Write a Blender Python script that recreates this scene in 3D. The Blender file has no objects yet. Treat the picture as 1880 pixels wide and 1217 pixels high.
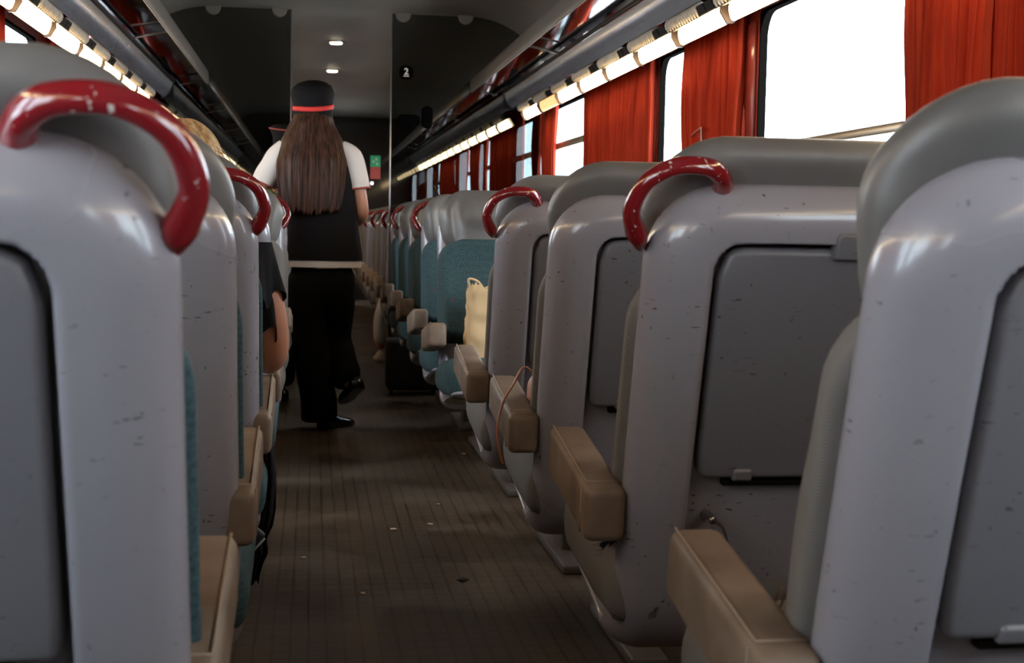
import bpy, bmesh, math, random
from mathutils import Vector, Matrix, noise
random.seed(7)
PI = math.pi
SC = bpy.context.scene
C = SC.collection

# ---------------------------------------------------------------- camera
FPX = 2565.0
CAMZ = 1.035
CX = 0.188            # centre line of the carriage
HW = 1.395            # half width of the carriage
dy = Vector((572 - 940, 608.5 - 408, -FPX)).normalized()      # where the carriage axis points in camera space
zc = Vector((math.sin(math.radians(0.45)), math.cos(math.radians(0.45)), 0))
zc = (zc - dy * zc.dot(dy)).normalized()
xc = dy.cross(zc)
Rm = Matrix((xc, dy, zc))        # rows = world axes in camera space -> camera-to-world rotation
cd = bpy.data.cameras.new('camera')
cam = bpy.data.objects.new('camera', cd); C.objects.link(cam)
cam.matrix_world = Matrix.Translation((0, 0, CAMZ)) @ Rm.to_4x4()
cd.sensor_width = 36.0; cd.lens = FPX / 1880 * 36.0
cd.clip_start = 0.02; cd.clip_end = 200
cd.dof.use_dof = True; cd.dof.focus_distance = 3.6; cd.dof.aperture_fstop = 8.5
SC.camera = cam

# ---------------------------------------------------------------- world, exposure
w = bpy.data.worlds.new('sky'); SC.world = w; w.use_nodes = True
nt = w.node_tree; nt.nodes.clear()
bg = nt.nodes.new('ShaderNodeBackground'); wo = nt.nodes.new('ShaderNodeOutputWorld')
bg.inputs[0].default_value = (0.76, 0.88, 1.0, 1); bg.inputs[1].default_value = 10.0
nt.links.new(bg.outputs[0], wo.inputs[0])
SC.view_settings.view_transform = 'Standard'; SC.view_settings.look = 'None'
SC.view_settings.exposure = 0.32; SC.view_settings.gamma = 1.0
SC.view_settings.use_curve_mapping = False
LAMP_STRENGTH = 15.0

# ---------------------------------------------------------------- materials
def hexc(r, g, b):
    f = lambda c: (c / 255 / 12.92) if c / 255 <= 0.04045 else ((c / 255 + 0.055) / 1.055) ** 2.4
    return (f(r), f(g), f(b), 1)

def mat(name, col=(0.5, 0.5, 0.5, 1), rough=0.5, metal=0.0, spec=0.5, coat=0.0, emit=None, estr=0.0):
    m = bpy.data.materials.new(name); m.use_nodes = True
    b = m.node_tree.nodes['Principled BSDF']
    b.inputs['Base Color'].default_value = col
    b.inputs['Roughness'].default_value = rough
    b.inputs['Metallic'].default_value = metal
    b.inputs['Specular IOR Level'].default_value = spec
    b.inputs['Coat Weight'].default_value = coat
    if emit:
        b.inputs['Emission Color'].default_value = emit
        b.inputs['Emission Strength'].default_value = estr
    return m

class N:
    """small node helper"""
    def __init__(s, m): s.m = m; s.t = m.node_tree; s.b = s.t.nodes.get('Principled BSDF')
    def n(s, typ, **kw):
        x = s.t.nodes.new(typ)
        for k, v in kw.items():
            if hasattr(x, k) and not k.startswith('i_'): setattr(x, k, v)
        return x
    def l(s, a, b): s.t.links.new(a, b)
    def coords(s, scale=(1, 1, 1), rnd=True, kind='Object', rot=(0, 0, 0)):
        tc = s.n('ShaderNodeTexCoord'); mp = s.n('ShaderNodeMapping')
        mp.inputs['Scale'].default_value = scale; mp.inputs['Rotation'].default_value = rot
        s.l(tc.outputs[kind], mp.inputs[0])
        if rnd:
            oi = s.n('ShaderNodeObjectInfo'); mu = s.n('ShaderNodeMath'); mu.operation = 'MULTIPLY'
            mu.inputs[1].default_value = 37.0
            s.l(oi.outputs['Random'], mu.inputs[0]); s.l(mu.outputs[0], mp.inputs['Location'])
        return mp.outputs[0]
    def noise(s, vec, scale, detail=3, rough=0.5):
        x = s.n('ShaderNodeTexNoise'); x.inputs['Scale'].default_value = scale
        x.inputs['Detail'].default_value = detail; x.inputs['Roughness'].default_value = rough
        s.l(vec, x.inputs['Vector']); return x.outputs['Fac']
    def ramp(s, fac, *stops, interp='LINEAR'):
        x = s.n('ShaderNodeValToRGB'); x.color_ramp.interpolation = interp
        e = x.color_ramp.elements
        while len(e) < len(stops): e.new(0.5)
        for el, (p, c) in zip(e, stops):
            el.position = p; el.color = c if len(c) == 4 else (*c, 1)
        s.l(fac, x.inputs[0]); return x.outputs[0]
    def mix(s, fac, a, b, mode='MIX'):
        x = s.n('ShaderNodeMix'); x.data_type = 'RGBA'; x.blend_type = mode
        for sock, v in ((x.inputs[0], fac), (x.inputs[6], a), (x.inputs[7], b)):
            if isinstance(v, (int, float)): sock.default_value = v
            elif isinstance(v, tuple): sock.default_value = v
            else: s.l(v, sock)
        return x.outputs[2]
    def bump(s, h, strength=0.3, dist=0.01):
        x = s.n('ShaderNodeBump'); x.inputs['Strength'].default_value = strength
        x.inputs['Distance'].default_value = dist
        s.l(h, x.inputs['Height']); s.l(x.outputs[0], s.b.inputs['Normal'])
    def math(s, op, a, b=0.0):
        x = s.n('ShaderNodeMath'); x.operation = op
        for sock, v in zip(x.inputs, (a, b)):
            if isinstance(v, (int, float)): sock.default_value = v
            else: s.l(v, sock)
        return x.outputs[0]
W1 = (1, 1, 1); B0 = (0, 0, 0)

def shell_mat(name, col, rough=0.2, marks=1.0):
    m = mat(name, col, rough, 0, 0.5, 0.35); q = N(m)
    q.b.inputs['Coat Roughness'].default_value = 0.10
    v = q.coords((1, 1, 1)); big = q.noise(v, 2.0, 3, 0.4)
    c1 = q.mix(q.ramp(big, (0.2, B0), (0.85, W1)), col, tuple(x * 0.84 for x in col[:3]) + (1,))
    # short scuffs and dents, gathered in patches
    s1 = q.noise(q.coords((26, 26, 120)), 1.4, 2, 0.6)
    sc = q.ramp(s1, (0.0, B0), (0.685, B0), (0.72, W1))
    s2 = q.noise(q.coords((60, 60, 46)), 1.5, 1, 0.5)
    sp = q.ramp(s2, (0.0, B0), (0.735, B0), (0.77, W1))
    s3 = q.noise(q.coords((18, 18, 4), rot=(0.5, 0.4, 0)), 1.8, 2, 0.5)
    ln = q.ramp(s3, (0.0, B0), (0.72, B0), (0.735, W1))
    mk = q.math('MAXIMUM', q.math('MAXIMUM', sc, sp), ln)
    patch = q.ramp(q.noise(q.coords((1, 1, 1)), 7.0, 2), (0.44, (0.10,) * 3), (0.60, W1))
    mk = q.math('MULTIPLY', q.math('MULTIPLY', mk, patch), 0.9)
    c2 = q.mix(mk, c1, (0.03, 0.026, 0.026, 1))
    q.l(c2, q.b.inputs['Base Color'])
    q.l(q.ramp(big, (0.2, (rough - 0.03,) * 3), (0.85, (rough + 0.10,) * 3)), q.b.inputs['Roughness'])
    return m
SHELL = shell_mat('grey seat shell', (0.285, 0.272, 0.31, 1), 0.22)
TABLE = shell_mat('grey table plastic', (0.155, 0.152, 0.170, 1), 0.42)
TABLE.node_tree.nodes['Principled BSDF'].inputs['Coat Weight'].default_value = 0.05
PANEL = TABLE

def headrest_mat():
    m = mat('headrest leather', (0.17, 0.165, 0.165, 1), 0.42); q = N(m)
    v = q.coords((1, 1, 1))
    q.l(q.ramp(q.noise(v, 5, 4), (0.3, (0.105, 0.099, 0.095)), (0.75, (0.165, 0.157, 0.152))), q.b.inputs['Base Color'])
    q.bump(q.noise(v, 260, 2), 0.25, 0.001)
    return m
HEAD = headrest_mat()

def stripe_fabric():
    m = mat('grey pinstripe fabric', (0.25, 0.23, 0.22, 1), 0.9); q = N(m)
    v = q.coords((1, 1, 1), False)
    wv = q.n('ShaderNodeTexWave'); wv.wave_type = 'BANDS'; wv.bands_direction = 'DIAGONAL'
    wv.inputs['Scale'].default_value = 230; wv.inputs['Distortion'].default_value = 0.5
    q.l(v, wv.inputs['Vector'])
    q.l(q.ramp(wv.outputs['Fac'], (0.2, (0.10, 0.092, 0.085)), (0.8, (0.20, 0.185, 0.172))), q.b.inputs['Base Color'])
    q.bump(wv.outputs['Fac'], 0.3, 0.002)
    return m
STRIPE = stripe_fabric()

def teal_fabric():
    m = mat('teal dotted fabric', (0.05, 0.12, 0.14, 1), 0.9); q = N(m)
    v = q.coords((1, 1, 1), False)
    vo = q.n('ShaderNodeTexVoronoi'); vo.inputs['Scale'].default_value = 75; vo.inputs['Randomness'].default_value = 0.35
    q.l(v, vo.inputs['Vector'])
    dots = q.ramp(vo.outputs['Distance'], (0.0, W1), (0.22, W1), (0.34, B0))
    base = q.ramp(q.noise(v, 240, 2), (0.3, (0.014, 0.042, 0.050)), (0.7, (0.046, 0.092, 0.106)))
    c = q.mix(q.math('MULTIPLY', dots, 0.75), base, (0.015, 0.035, 0.045, 1))
    v2 = q.n('ShaderNodeTexVoronoi'); v2.inputs['Scale'].default_value = 21; v2.inputs['Randomness'].default_value = 0.5
    q.l(v, v2.inputs['Vector'])
    d2 = q.ramp(v2.outputs['Distance'], (0.0, W1), (0.10, W1), (0.16, B0))
    c = q.mix(q.math('MULTIPLY', d2, 0.8), c, (0.20, 0.03, 0.03, 1))
    q.l(c, q.b.inputs['Base Color']); q.bump(q.noise(v, 300, 2), 0.4, 0.002)
    return m
TEAL = teal_fabric()

def arm_mat():
    m = mat('tan armrest leather', (0.30, 0.215, 0.155, 1), 0.55); q = N(m)
    v = q.coords((1, 1, 1))
    n = q.noise(v, 9, 4)
    q.l(q.ramp(n, (0.3, (0.12, 0.078, 0.052)), (0.55, (0.20, 0.138, 0.098)), (0.8, (0.27, 0.20, 0.15))), q.b.inputs['Base Color'])
    q.bump(q.noise(v, 350, 2), 0.2, 0.001)
    return m
ARM = arm_mat()
SEAM = mat('seam thread', (0.33, 0.25, 0.19, 1), 0.7)

def red_mat():
    m = mat('worn red handle lacquer', (0.19, 0.008, 0.012, 1), 0.16, 0, 0.6, 0.5); q = N(m)
    v = q.coords((70, 70, 50))
    ch = q.ramp(q.noise(v, 1.3, 3, 0.6), (0, B0), (0.66, B0), (0.68, W1))
    q.l(q.mix(ch, (0.19, 0.008, 0.012, 1), (0.55, 0.5, 0.48, 1)), q.b.inputs['Base Color'])
    return m
RED = red_mat()
PEDO = None
METAL = mat('worn metal', (0.45, 0.43, 0.42, 1), 0.3, 1.0)
DARK = mat('dark plastic', (0.006, 0.0055, 0.0055, 1), 0.6, 0, 0.15)
PED = mat('pedestal paint', (0.085, 0.070, 0.060, 1), 0.6)

def floor_mat():
    m = mat('studded brown floor', (0.03, 0.022, 0.016, 1), 0.5); q = N(m)
    v = q.coords((1, 1, 1), False)
    br = q.n('ShaderNodeTexBrick'); br.offset = 0.0; br.squash = 1.0
    br.inputs['Scale'].default_value = 1.0
    br.inputs['Brick Width'].default_value = 0.044; br.inputs['Row Height'].default_value = 0.062
    br.inputs['Mortar Size'].default_value = 0.005; br.inputs['Mortar Smooth'].default_value = 0.6
    br.inputs['Color1'].default_value = (1, 1, 1, 1); br.inputs['Color2'].default_value = (0.8, 0.8, 0.8, 1)
    br.inputs['Mortar'].default_value = (0, 0, 0, 1)
    q.l(v, br.inputs['Vector'])
    wear = q.noise(v, 2.2, 5, 0.6)
    fine = q.noise(q.coords((40, 25, 1), False), 1.0, 4, 0.7)
    base = q.ramp(wear, (0.32, (0.050, 0.032, 0.019)), (0.52, (0.092, 0.063, 0.041)), (0.72, (0.175, 0.138, 0.104)))
    stud = q.ramp(br.outputs['Color'], (0, (0.38, 0.38, 0.38)), (1, W1))
    faded = q.mix(q.ramp(wear, (0.45, B0), (0.72, W1)), stud, (0.85, 0.85, 0.85, 1))
    c = q.mix(1.0, base, faded, 'MULTIPLY')
    c = q.mix(q.ramp(fine, (0.5, B0), (0.8, (0.35,) * 3)), c, (0.085, 0.07, 0.058, 1))
    crumbs = q.ramp(q.noise(v, 55, 1), (0, B0), (0.80, B0), (0.815, W1))
    c = q.mix(crumbs, c, (0.35, 0.27, 0.2, 1))
    q.l(c, q.b.inputs['Base Color'])
    q.l(q.ramp(wear, (0.3, (0.30,) * 3), (0.8, (0.5,) * 3)), q.b.inputs['Roughness'])
    q.bump(br.outputs['Color'], 0.12, 0.002)
    return m
FLOOR = floor_mat()
def ceil_mat():
    m = mat('ceiling laminate', (0.11, 0.10, 0.088, 1), 0.55); q = N(m)
    q.l(q.ramp(q.noise(q.coords((1, 1, 1), False), 1.5, 3), (0.3, (0.19, 0.165, 0.135)), (0.8, (0.235, 0.205, 0.17))), q.b.inputs['Base Color'])
    return m
CEIL = ceil_mat()
def wall_mat():
    m = mat('maroon wall laminate', (0.22, 0.03, 0.02, 1), 0.22, 0, 0.5); q = N(m)
    q.l(q.ramp(q.noise(q.coords((1, 1, 1), False), 3, 3), (0.3, (0.20, 0.024, 0.016)), (0.8, (0.27, 0.036, 0.022))), q.b.inputs['Base Color'])
    return m
WALL = wall_mat()
LOWWALL = mat('lower wall carpet', (0.035, 0.03, 0.028, 1), 0.9)
RUBBER = mat('black window rubber', (0.004, 0.0035, 0.003, 1), 0.9, 0, 0.0)
BRASS = mat('bronze window bar', (0.32, 0.25, 0.17, 1), 0.3, 0.8)

def curtain_mat():
    m = bpy.data.materials.new('orange red curtain cloth'); m.use_nodes = True
    q = N(m); t = q.t; out = t.nodes['Material Output']
    v = q.coords((1, 1, 1)); n = q.noise(q.coords((6, 6, 0.8)), 6, 4)
    col = q.ramp(n, (0.3, (0.28, 0.021, 0.008)), (0.75, (0.44, 0.042, 0.012)))
    q.l(col, q.b.inputs['Base Color']); q.b.inputs['Roughness'].default_value = 0.85
    q.b.inputs['Specular IOR Level'].default_value = 0.2
    wv = q.n('ShaderNodeTexWave'); wv.bands_direction = 'Y'; wv.inputs['Scale'].default_value = 28; wv.inputs['Distortion'].default_value = 1.0
    wv.inputs['Detail'].default_value = 1.0
    q.l(q.coords((0.2, 1, 0.1), False), wv.inputs['Vector'])
    q.bump(wv.outputs['Fac'], 0.7, 0.006)
    tr = q.n('ShaderNodeBsdfTranslucent'); tr.inputs[0].default_value = (0.75, 0.09, 0.02, 1)
    ms = q.n('ShaderNodeMixShader'); ms.inputs[0].default_value = 0.12
    q.l(q.b.outputs[0], ms.inputs[1]); q.l(tr.outputs[0], ms.inputs[2]); q.l(ms.outputs[0], out.inputs[0])
    return m
CURT = curtain_mat()

def glass_mat(name, col, gloss=0.06, rough=0.0):
    m = bpy.data.materials.new(name); m.use_nodes = True
    q = N(m); t = q.t; out = t.nodes['Material Output']
    tr = q.n('ShaderNodeBsdfTransparent'); tr.inputs[0].default_value = col
    gl = q.n('ShaderNodeBsdfGlossy'); gl.inputs['Roughness'].default_value = rough
    lw = q.n('ShaderNodeLayerWeight'); lw.inputs[0].default_value = 0.35
    f = q.math('MULTIPLY', lw.outputs['Fresnel'], 1.0)
    f = q.math('MINIMUM', f, gloss)
    ms = q.n('ShaderNodeMixShader'); q.l(f, ms.inputs[0])
    q.l(tr.outputs[0], ms.inputs[1]); q.l(gl.outputs[0], ms.inputs[2]); q.l(ms.outputs[0], out.inputs[0])
    return m
GLASS = glass_mat('window glass', (0.95, 0.98, 0.98, 1), 0.05)
TINT = glass_mat('tinted partition glass', (0.41, 0.43, 0.43, 1), 0.025)

HOUS = mat('brushed rack housing', (0.33, 0.33, 0.36, 1), 0.22, 0.55)
SHELF = mat('polished rack shelf', (0.27, 0.25, 0.25, 1), 0.05, 1.0)
RAIL = mat('rack rail aluminium', (0.30, 0.27, 0.25, 1), 0.35, 0.8)
GRILL = mat('ribbed grille plastic', (0.42, 0.36, 0.29, 1), 0.35)
FIN = mat('lamp fin metal', (0.05, 0.03, 0.025, 1), 0.4, 0.5)
LAMP = mat('warm lamp diffuser', (0.9, 0.8, 0.6, 1), 0.4, emit=(1.0, 0.74, 0.40, 1), estr=LAMP_STRENGTH)
DIMLAMP = mat('dim lamp diffuser', (0.75, 0.45, 0.25, 1), 0.4, emit=(1.0, 0.5, 0.2, 1), estr=1.1)
SPOT = mat('downlight bulb', (1, 1, 1, 1), 0.4, emit=(1.0, 0.88, 0.6, 1), estr=9.0)
SKIN = mat('skin', (0.46, 0.21, 0.13, 1), 0.45); SKIN.node_tree.nodes['Principled BSDF'].inputs['Subsurface Weight'].default_value = 0.08
WHITE = mat('white cotton', (0.62, 0.56, 0.52, 1), 0.85)
BLACK = mat('black uniform cloth', (0.010, 0.009, 0.010, 1), 0.85)
BLACKT = mat('black trouser cloth', (0.006, 0.0055, 0.006, 1), 0.8)
for m_ in (BLACK, BLACKT): m_.node_tree.nodes['Principled BSDF'].inputs['Specular IOR Level'].default_value = 0.08
SHOE = mat('black shoe leather', (0.012, 0.012, 0.012, 1), 0.22)
REDCLOTH = mat('red band cloth', (0.62, 0.03, 0.025, 1), 0.7)
REDTRIM = mat('dark red trim', (0.35, 0.05, 0.04, 1), 0.7)

def hair_mat(name, a, b):
    m = mat(name, a, 0.42); q = N(m)
    n = q.noise(q.coords((90, 90, 2.5), False), 1.0, 4, 0.6)
    q.l(q.ramp(n, (0.35, a), (0.7, b)), q.b.inputs['Base Color'])
    q.b.inputs['Specular IOR Level'].default_value = 0.15
    return m
HAIRB = hair_mat('brown hair', (0.008, 0.0035, 0.002, 1), (0.068, 0.025, 0.014, 1))
HAIRBL = hair_mat('blond hair', (0.34, 0.20, 0.09, 1), (0.70, 0.50, 0.28, 1))
HAIRD = hair_mat('dark hair', (0.015, 0.009, 0.006, 1), (0.05, 0.025, 0.015, 1))
PAPER = mat('brown paper', (0.66, 0.46, 0.25, 1), 0.8)
ORANGE = mat('tan leather strap', (0.34, 0.12, 0.05, 1), 0.5)
GREENY = mat('yellow green plastic', (0.30, 0.33, 0.06, 1), 0.4)

# ---------------------------------------------------------------- mesh helpers
def link(name, bm, m, parent=None, smooth=True, mats=None):
    me = bpy.data.meshes.new(name); bm.normal_update(); bm.to_mesh(me); bm.free()
    for mm in (mats or [m]): me.materials.append(mm)
    if smooth:
        for p in me.polygons: p.use_smooth = True
    o = bpy.data.objects.new(name, me); C.objects.link(o)
    if parent: o.parent = parent
    return o
def thing(name, label, cat, loc=(0, 0, 0), group=None):
    o = bpy.data.objects.new(name, None); C.objects.link(o); o.location = loc
    o.empty_display_size = 0.1
    return tag(o, label, cat, group)
def tag(o, label=None, cat=None, group=None, kind=None):
    for k, v in (('label', label), ('category', cat), ('group', group), ('kind', kind)):
        if v: o[k] = v
    return o
def struct(o): o['kind'] = 'structure'; return o
def sharp(o, ang=35):
    me = o.data
    bm = bmesh.new(); bm.from_mesh(me)
    for e in bm.edges:
        if len(e.link_faces) == 2 and e.calc_face_angle(0) > math.radians(ang): e.smooth = False
    bm.to_mesh(me); bm.free(); return o

def add_box(bm, lo, hi, bev=0.0, seg=2, M=None):
    lo = Vector(lo); hi = Vector(hi)
    vs = [bm.verts.new((x, y, z)) for x in (lo.x, hi.x) for y in (lo.y, hi.y) for z in (lo.z, hi.z)]
    fs = [bm.faces.new([vs[i] for i in f]) for f in ((0, 1, 3, 2), (4, 6, 7, 5), (0, 4, 5, 1), (2, 3, 7, 6), (0, 2, 6, 4), (1, 5, 7, 3))]
    geo = vs
    if bev:
        es = list({e for f in fs for e in f.edges})
        r = bmesh.ops.bevel(bm, geom=es, offset=bev, segments=seg, profile=0.5, affect='EDGES')
        geo = list({v for f in r['faces'] for v in f.verts} | {v for v in vs if v.is_valid})
    if M: bmesh.ops.transform(bm, matrix=M, verts=[v for v in geo if v.is_valid])
    return geo
def boxo(name, lo, hi, m, parent=None, bev=0.004, seg=2, M=None):
    bm = bmesh.new(); add_box(bm, lo, hi, bev, seg, M)
    return sharp(link(name, bm, m, parent))

def add_tube(bm, pts, rad, seg=12, cap=True, flat=None, up=Vector((0, 0, 1))):
    """pts list of Vectors; rad number, list or list of (a,b)"""
    pts = [Vector(p) for p in pts]; n = len(pts)
    rs = rad if isinstance(rad, list) else [rad] * n
    rings = []
    prev = None
    for i, p in enumerate(pts):
        t = (pts[min(i + 1, n - 1)] - pts[max(i - 1, 0)]).normalized()
        if prev is None:
            u = t.cross(up)
            if u.length < 1e-3: u = t.cross(Vector((0, 1, 0)))
            u.normalize()
        else:
            u = (prev - t * prev.dot(t)).normalized()
        prev = u; v = t.cross(u)
        a, b = rs[i] if isinstance(rs[i], tuple) else (rs[i], rs[i])
        rings.append([bm.verts.new(p + u * a * math.cos(k * 2 * PI / seg) + v * b * math.sin(k * 2 * PI / seg)) for k in range(seg)])
    for r0, r1 in zip(rings, rings[1:]):
        for k in range(seg):
            bm.faces.new((r0[k], r0[(k + 1) % seg], r1[(k + 1) % seg], r1[k]))
    if cap:
        bm.faces.new(list(reversed(rings[0]))); bm.faces.new(rings[-1])
    return rings
def smooth_path(pts, n=6):
    pts = [Vector(p) for p in pts]; out = []
    for i in range(len(pts) - 1):
        p0 = pts[max(i - 1, 0)]; p1 = pts[i]; p2 = pts[i + 1]; p3 = pts[min(i + 2, len(pts) - 1)]
        for k in range(n):
            t = k / n
            out.append(0.5 * ((2 * p1) + (p2 - p0) * t + (2 * p0 - 5 * p1 + 4 * p2 - p3) * t * t + (3 * p1 - p0 - 3 * p2 + p3) * t ** 3))
    out.append(pts[-1]); return out
def lerp_list(vals, m):
    """resample list of numbers or tuples to m entries"""
    out = []
    for i in range(m):
        f = i * (len(vals) - 1) / (m - 1); k = min(int(f), len(vals) - 2); f -= k
        a, b = vals[k], vals[k + 1]
        out.append(tuple(x + (y - x) * f for x, y in zip(a, b)) if isinstance(a, tuple) else a + (b - a) * f)
    return out
def tube(name, pts, rad, m, parent=None, seg=12, n=6):
    bm = bmesh.new(); p = smooth_path(pts, n) if n else [Vector(q) for q in pts]
    r = rad
    if isinstance(rad, list): r = lerp_list(rad, len(p))
    add_tube(bm, p, r, seg)
    return link(name, bm, m, parent)

def edge_samples(L, r, inner):
    """positions 0..L dense near both ends"""
    a = [r * (1 - math.cos(k * PI / 2 / 7)) for k in range(8)]
    mid = [r + (L - 2 * r) * k / inner for k in range(1, inner)]
    return a + mid + [L - x for x in reversed(a)]
def slab_bm(bm, W, H, rc, P, back, front, xs=None, ss=None, inner=(10, 12), er=0.05):
    """slab over a rounded rectangle W x H; P(x, s, n) maps; back/front(x, s, d) give offsets"""
    r0, r1 = rc     # corner radii at s=0 and s=H
    us = xs or edge_samples(1.0, er / W * 1.2, inner[0])
    sv = ss or edge_samples(H, min(er * 1.2, H * 0.4), inner[1])
    A, B = [], []
    for s in sv:
        xm = 0
        if s < r0: xm = r0 - math.sqrt(max(r0 * r0 - (r0 - s) ** 2, 0))
        elif H - s < r1: xm = r1 - math.sqrt(max(r1 * r1 - (r1 - (H - s)) ** 2, 0))
        ra, rb = [], []
        for u in us:
            x = xm + u * (W - 2 * xm)
            d = min(x, W - x, s, H - s)
            for (rr, sd) in ((r0, s), (r1, H - s)):
                if rr > 0:
                    for xd in (x, W - x):
                        if sd < rr and xd < rr: d = rr - math.hypot(rr - xd, rr - sd)
            d = max(d, 0)
            ra.append(bm.verts.new(P(x, s, back(x, s, d)))); rb.append(bm.verts.new(P(x, s, front(x, s, d))))
        A.append(ra); B.append(rb)
    nr, nc = len(sv), len(us)
    fs = []
    for i in range(nr - 1):
        for j in range(nc - 1):
            fs.append(bm.faces.new((A[i][j], A[i][j + 1], A[i + 1][j + 1], A[i + 1][j])))
            fs.append(bm.faces.new((B[i][j], B[i + 1][j], B[i + 1][j + 1], B[i][j + 1])))
    loop = [(0, j) for j in range(nc)] + [(i, nc - 1) for i in range(1, nr)] + [(nr - 1, j) for j in range(nc - 2, -1, -1)] + [(i, 0) for i in range(nr - 2, 0, -1)]
    for (a, b), (c, d) in zip(loop, loop[1:] + loop[:1]):
        try: fs.append(bm.faces.new((A[a][b], B[a][b], B[c][d], A[c][d])))
        except ValueError: pass
    vs = [v for r in A + B for v in r]
    bmesh.ops.remove_doubles(bm, verts=vs, dist=2e-5)
def rnd(T, R):
    return lambda d: T * math.sqrt(max(1 - (1 - min(d / R, 1)) ** 2, 0))
def smst(a, b, x):
    t = min(max((x - a) / (b - a), 0), 1); return t * t * (3 - 2 * t)

# ---------------------------------------------------------------- the seats
# local frame: x 0 at the aisle edge growing towards the wall, y forwards, z up, z=0 floor; reclined line passes y=0 at camera height
SW = 1.00
REC = math.radians(16)
def make_profile():
    pts = []
    top = 0.072
    s = 0
    y, z = -math.tan(REC) * top, CAMZ + top
    ang = -PI / 2 + REC
    step = 0.012
    L1 = 0.680 / math.cos(REC)
    seq = [(L1, 0.0), (math.radians(85.5) * 0.130, 1 / 0.130), (0.385, 0.0)]
    pts.append((0, y, z, ang))
    for L, k in seq:
        n = int(math.ceil(L / step)); h = L / n
        for i in range(n):
            am = ang + k * h / 2
            y += math.cos(am) * h; z += math.sin(am) * h; ang += k * h; s += h
            pts.append((s, y, z, ang))
    return pts
PROF = make_profile(); PLEN = PROF[-1][0]
SBEND = 0.680 / math.cos(REC)
def prof(s):
    s = min(max(s, 0), PLEN)
    lo, hi = 0, len(PROF) - 1
    while hi - lo > 1:
        m = (lo + hi) // 2
        if PROF[m][0] <= s: lo = m
        else: hi = m
    a, b = PROF[lo], PROF[hi]; f = (s - a[0]) / max(b[0] - a[0], 1e-9)
    return [a[i] + (b[i] - a[i]) * f for i in range(1, 4)]
def PS(x, s, n):      # the shell narrows a little under the cushion
    k = 0.006 * smst(SBEND + 0.10, SBEND + 0.24, s)
    return PP(x + k * (1 - 2 * x / SW), s, n)
def PP(x, s, n):      # n > 0 goes to the rear / underside
    y, z, a = prof(s)
    return Vector((x, y + math.sin(a) * n, z - math.cos(a) * n))

def sd_rrect(x, y, cx, cy, hx, hy, r):
    qx = abs(x - cx) - hx + r; qy = abs(y - cy) - hy + r
    return math.hypot(max(qx, 0), max(qy, 0)) + min(max(qx, qy), 0) - r
TX0, TX1 = 0.108, 0.465          # table recess of the aisle seat
UX0, UX1 = 0.535, 0.885
TS0, TS1 = 0.088, 0.495           # along the profile
def shell_back(x, s, d):
    T = 0.058 - 0.042 * smst(SBEND + 0.06, SBEND + 0.27, s)
    v = rnd(T, 0.062)(d)
    q = 1e9
    for a, b in ((TX0, TX1), (UX0, UX1)):
        q = min(q, sd_rrect(x, s, (a + b) / 2, (TS0 + 0.74) / 2, (b - a) / 2 + 0.006, (0.74 - TS0) / 2 + 0.006, 0.045))
    rec = smst(0.003, -0.004, q)
    return v - 0.036 * rec
def shell_front(x, s, d):
    T = 0.05 - 0.036 * smst(SBEND - 0.03, SBEND + 0.17, s)
    return -rnd(T, 0.055)(d)

def mk_xs():
    xs = edge_samples(SW, 0.075, 4)
    ex = []
    for e in (TX0, TX1, UX0, UX1):
        ex += [e - 0.02, e - 0.010, e - 0.006, e - 0.002, e + 0.002, e + 0.006, e + 0.010, e + 0.02]
    ex += [0.2, 0.3, 0.4, 0.52, 0.65, 0.75, 0.85]
    return sorted(set([round(v / SW, 5) for v in xs + ex]))
def mk_ss():
    ss = [0.075 * (1 - math.cos(k * PI / 2 / 8)) for k in range(9)]
    ss += [TS0 - 0.012, TS0 - 0.009, TS0 - 0.006, TS0 - 0.003, TS0, TS0 + 0.006, TS0 + 0.014, TS0 + 0.022, TS0 + 0.030, TS0 + 0.040]
    v = 0.16
    while v < 0.67: ss.append(v); v += 0.04
    ss += [0.68, 0.70, 0.72, 0.732, 0.74, 0.752]
    v = 0.77
    while v < PLEN - 0.05: ss.append(v); v += 0.022
    ss += [PLEN - 0.05 * (1 - math.sin(k * PI / 2 / 5)) for k in range(6)]
    return sorted(set(round(x, 5) for x in ss))
MESHES = {}
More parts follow.
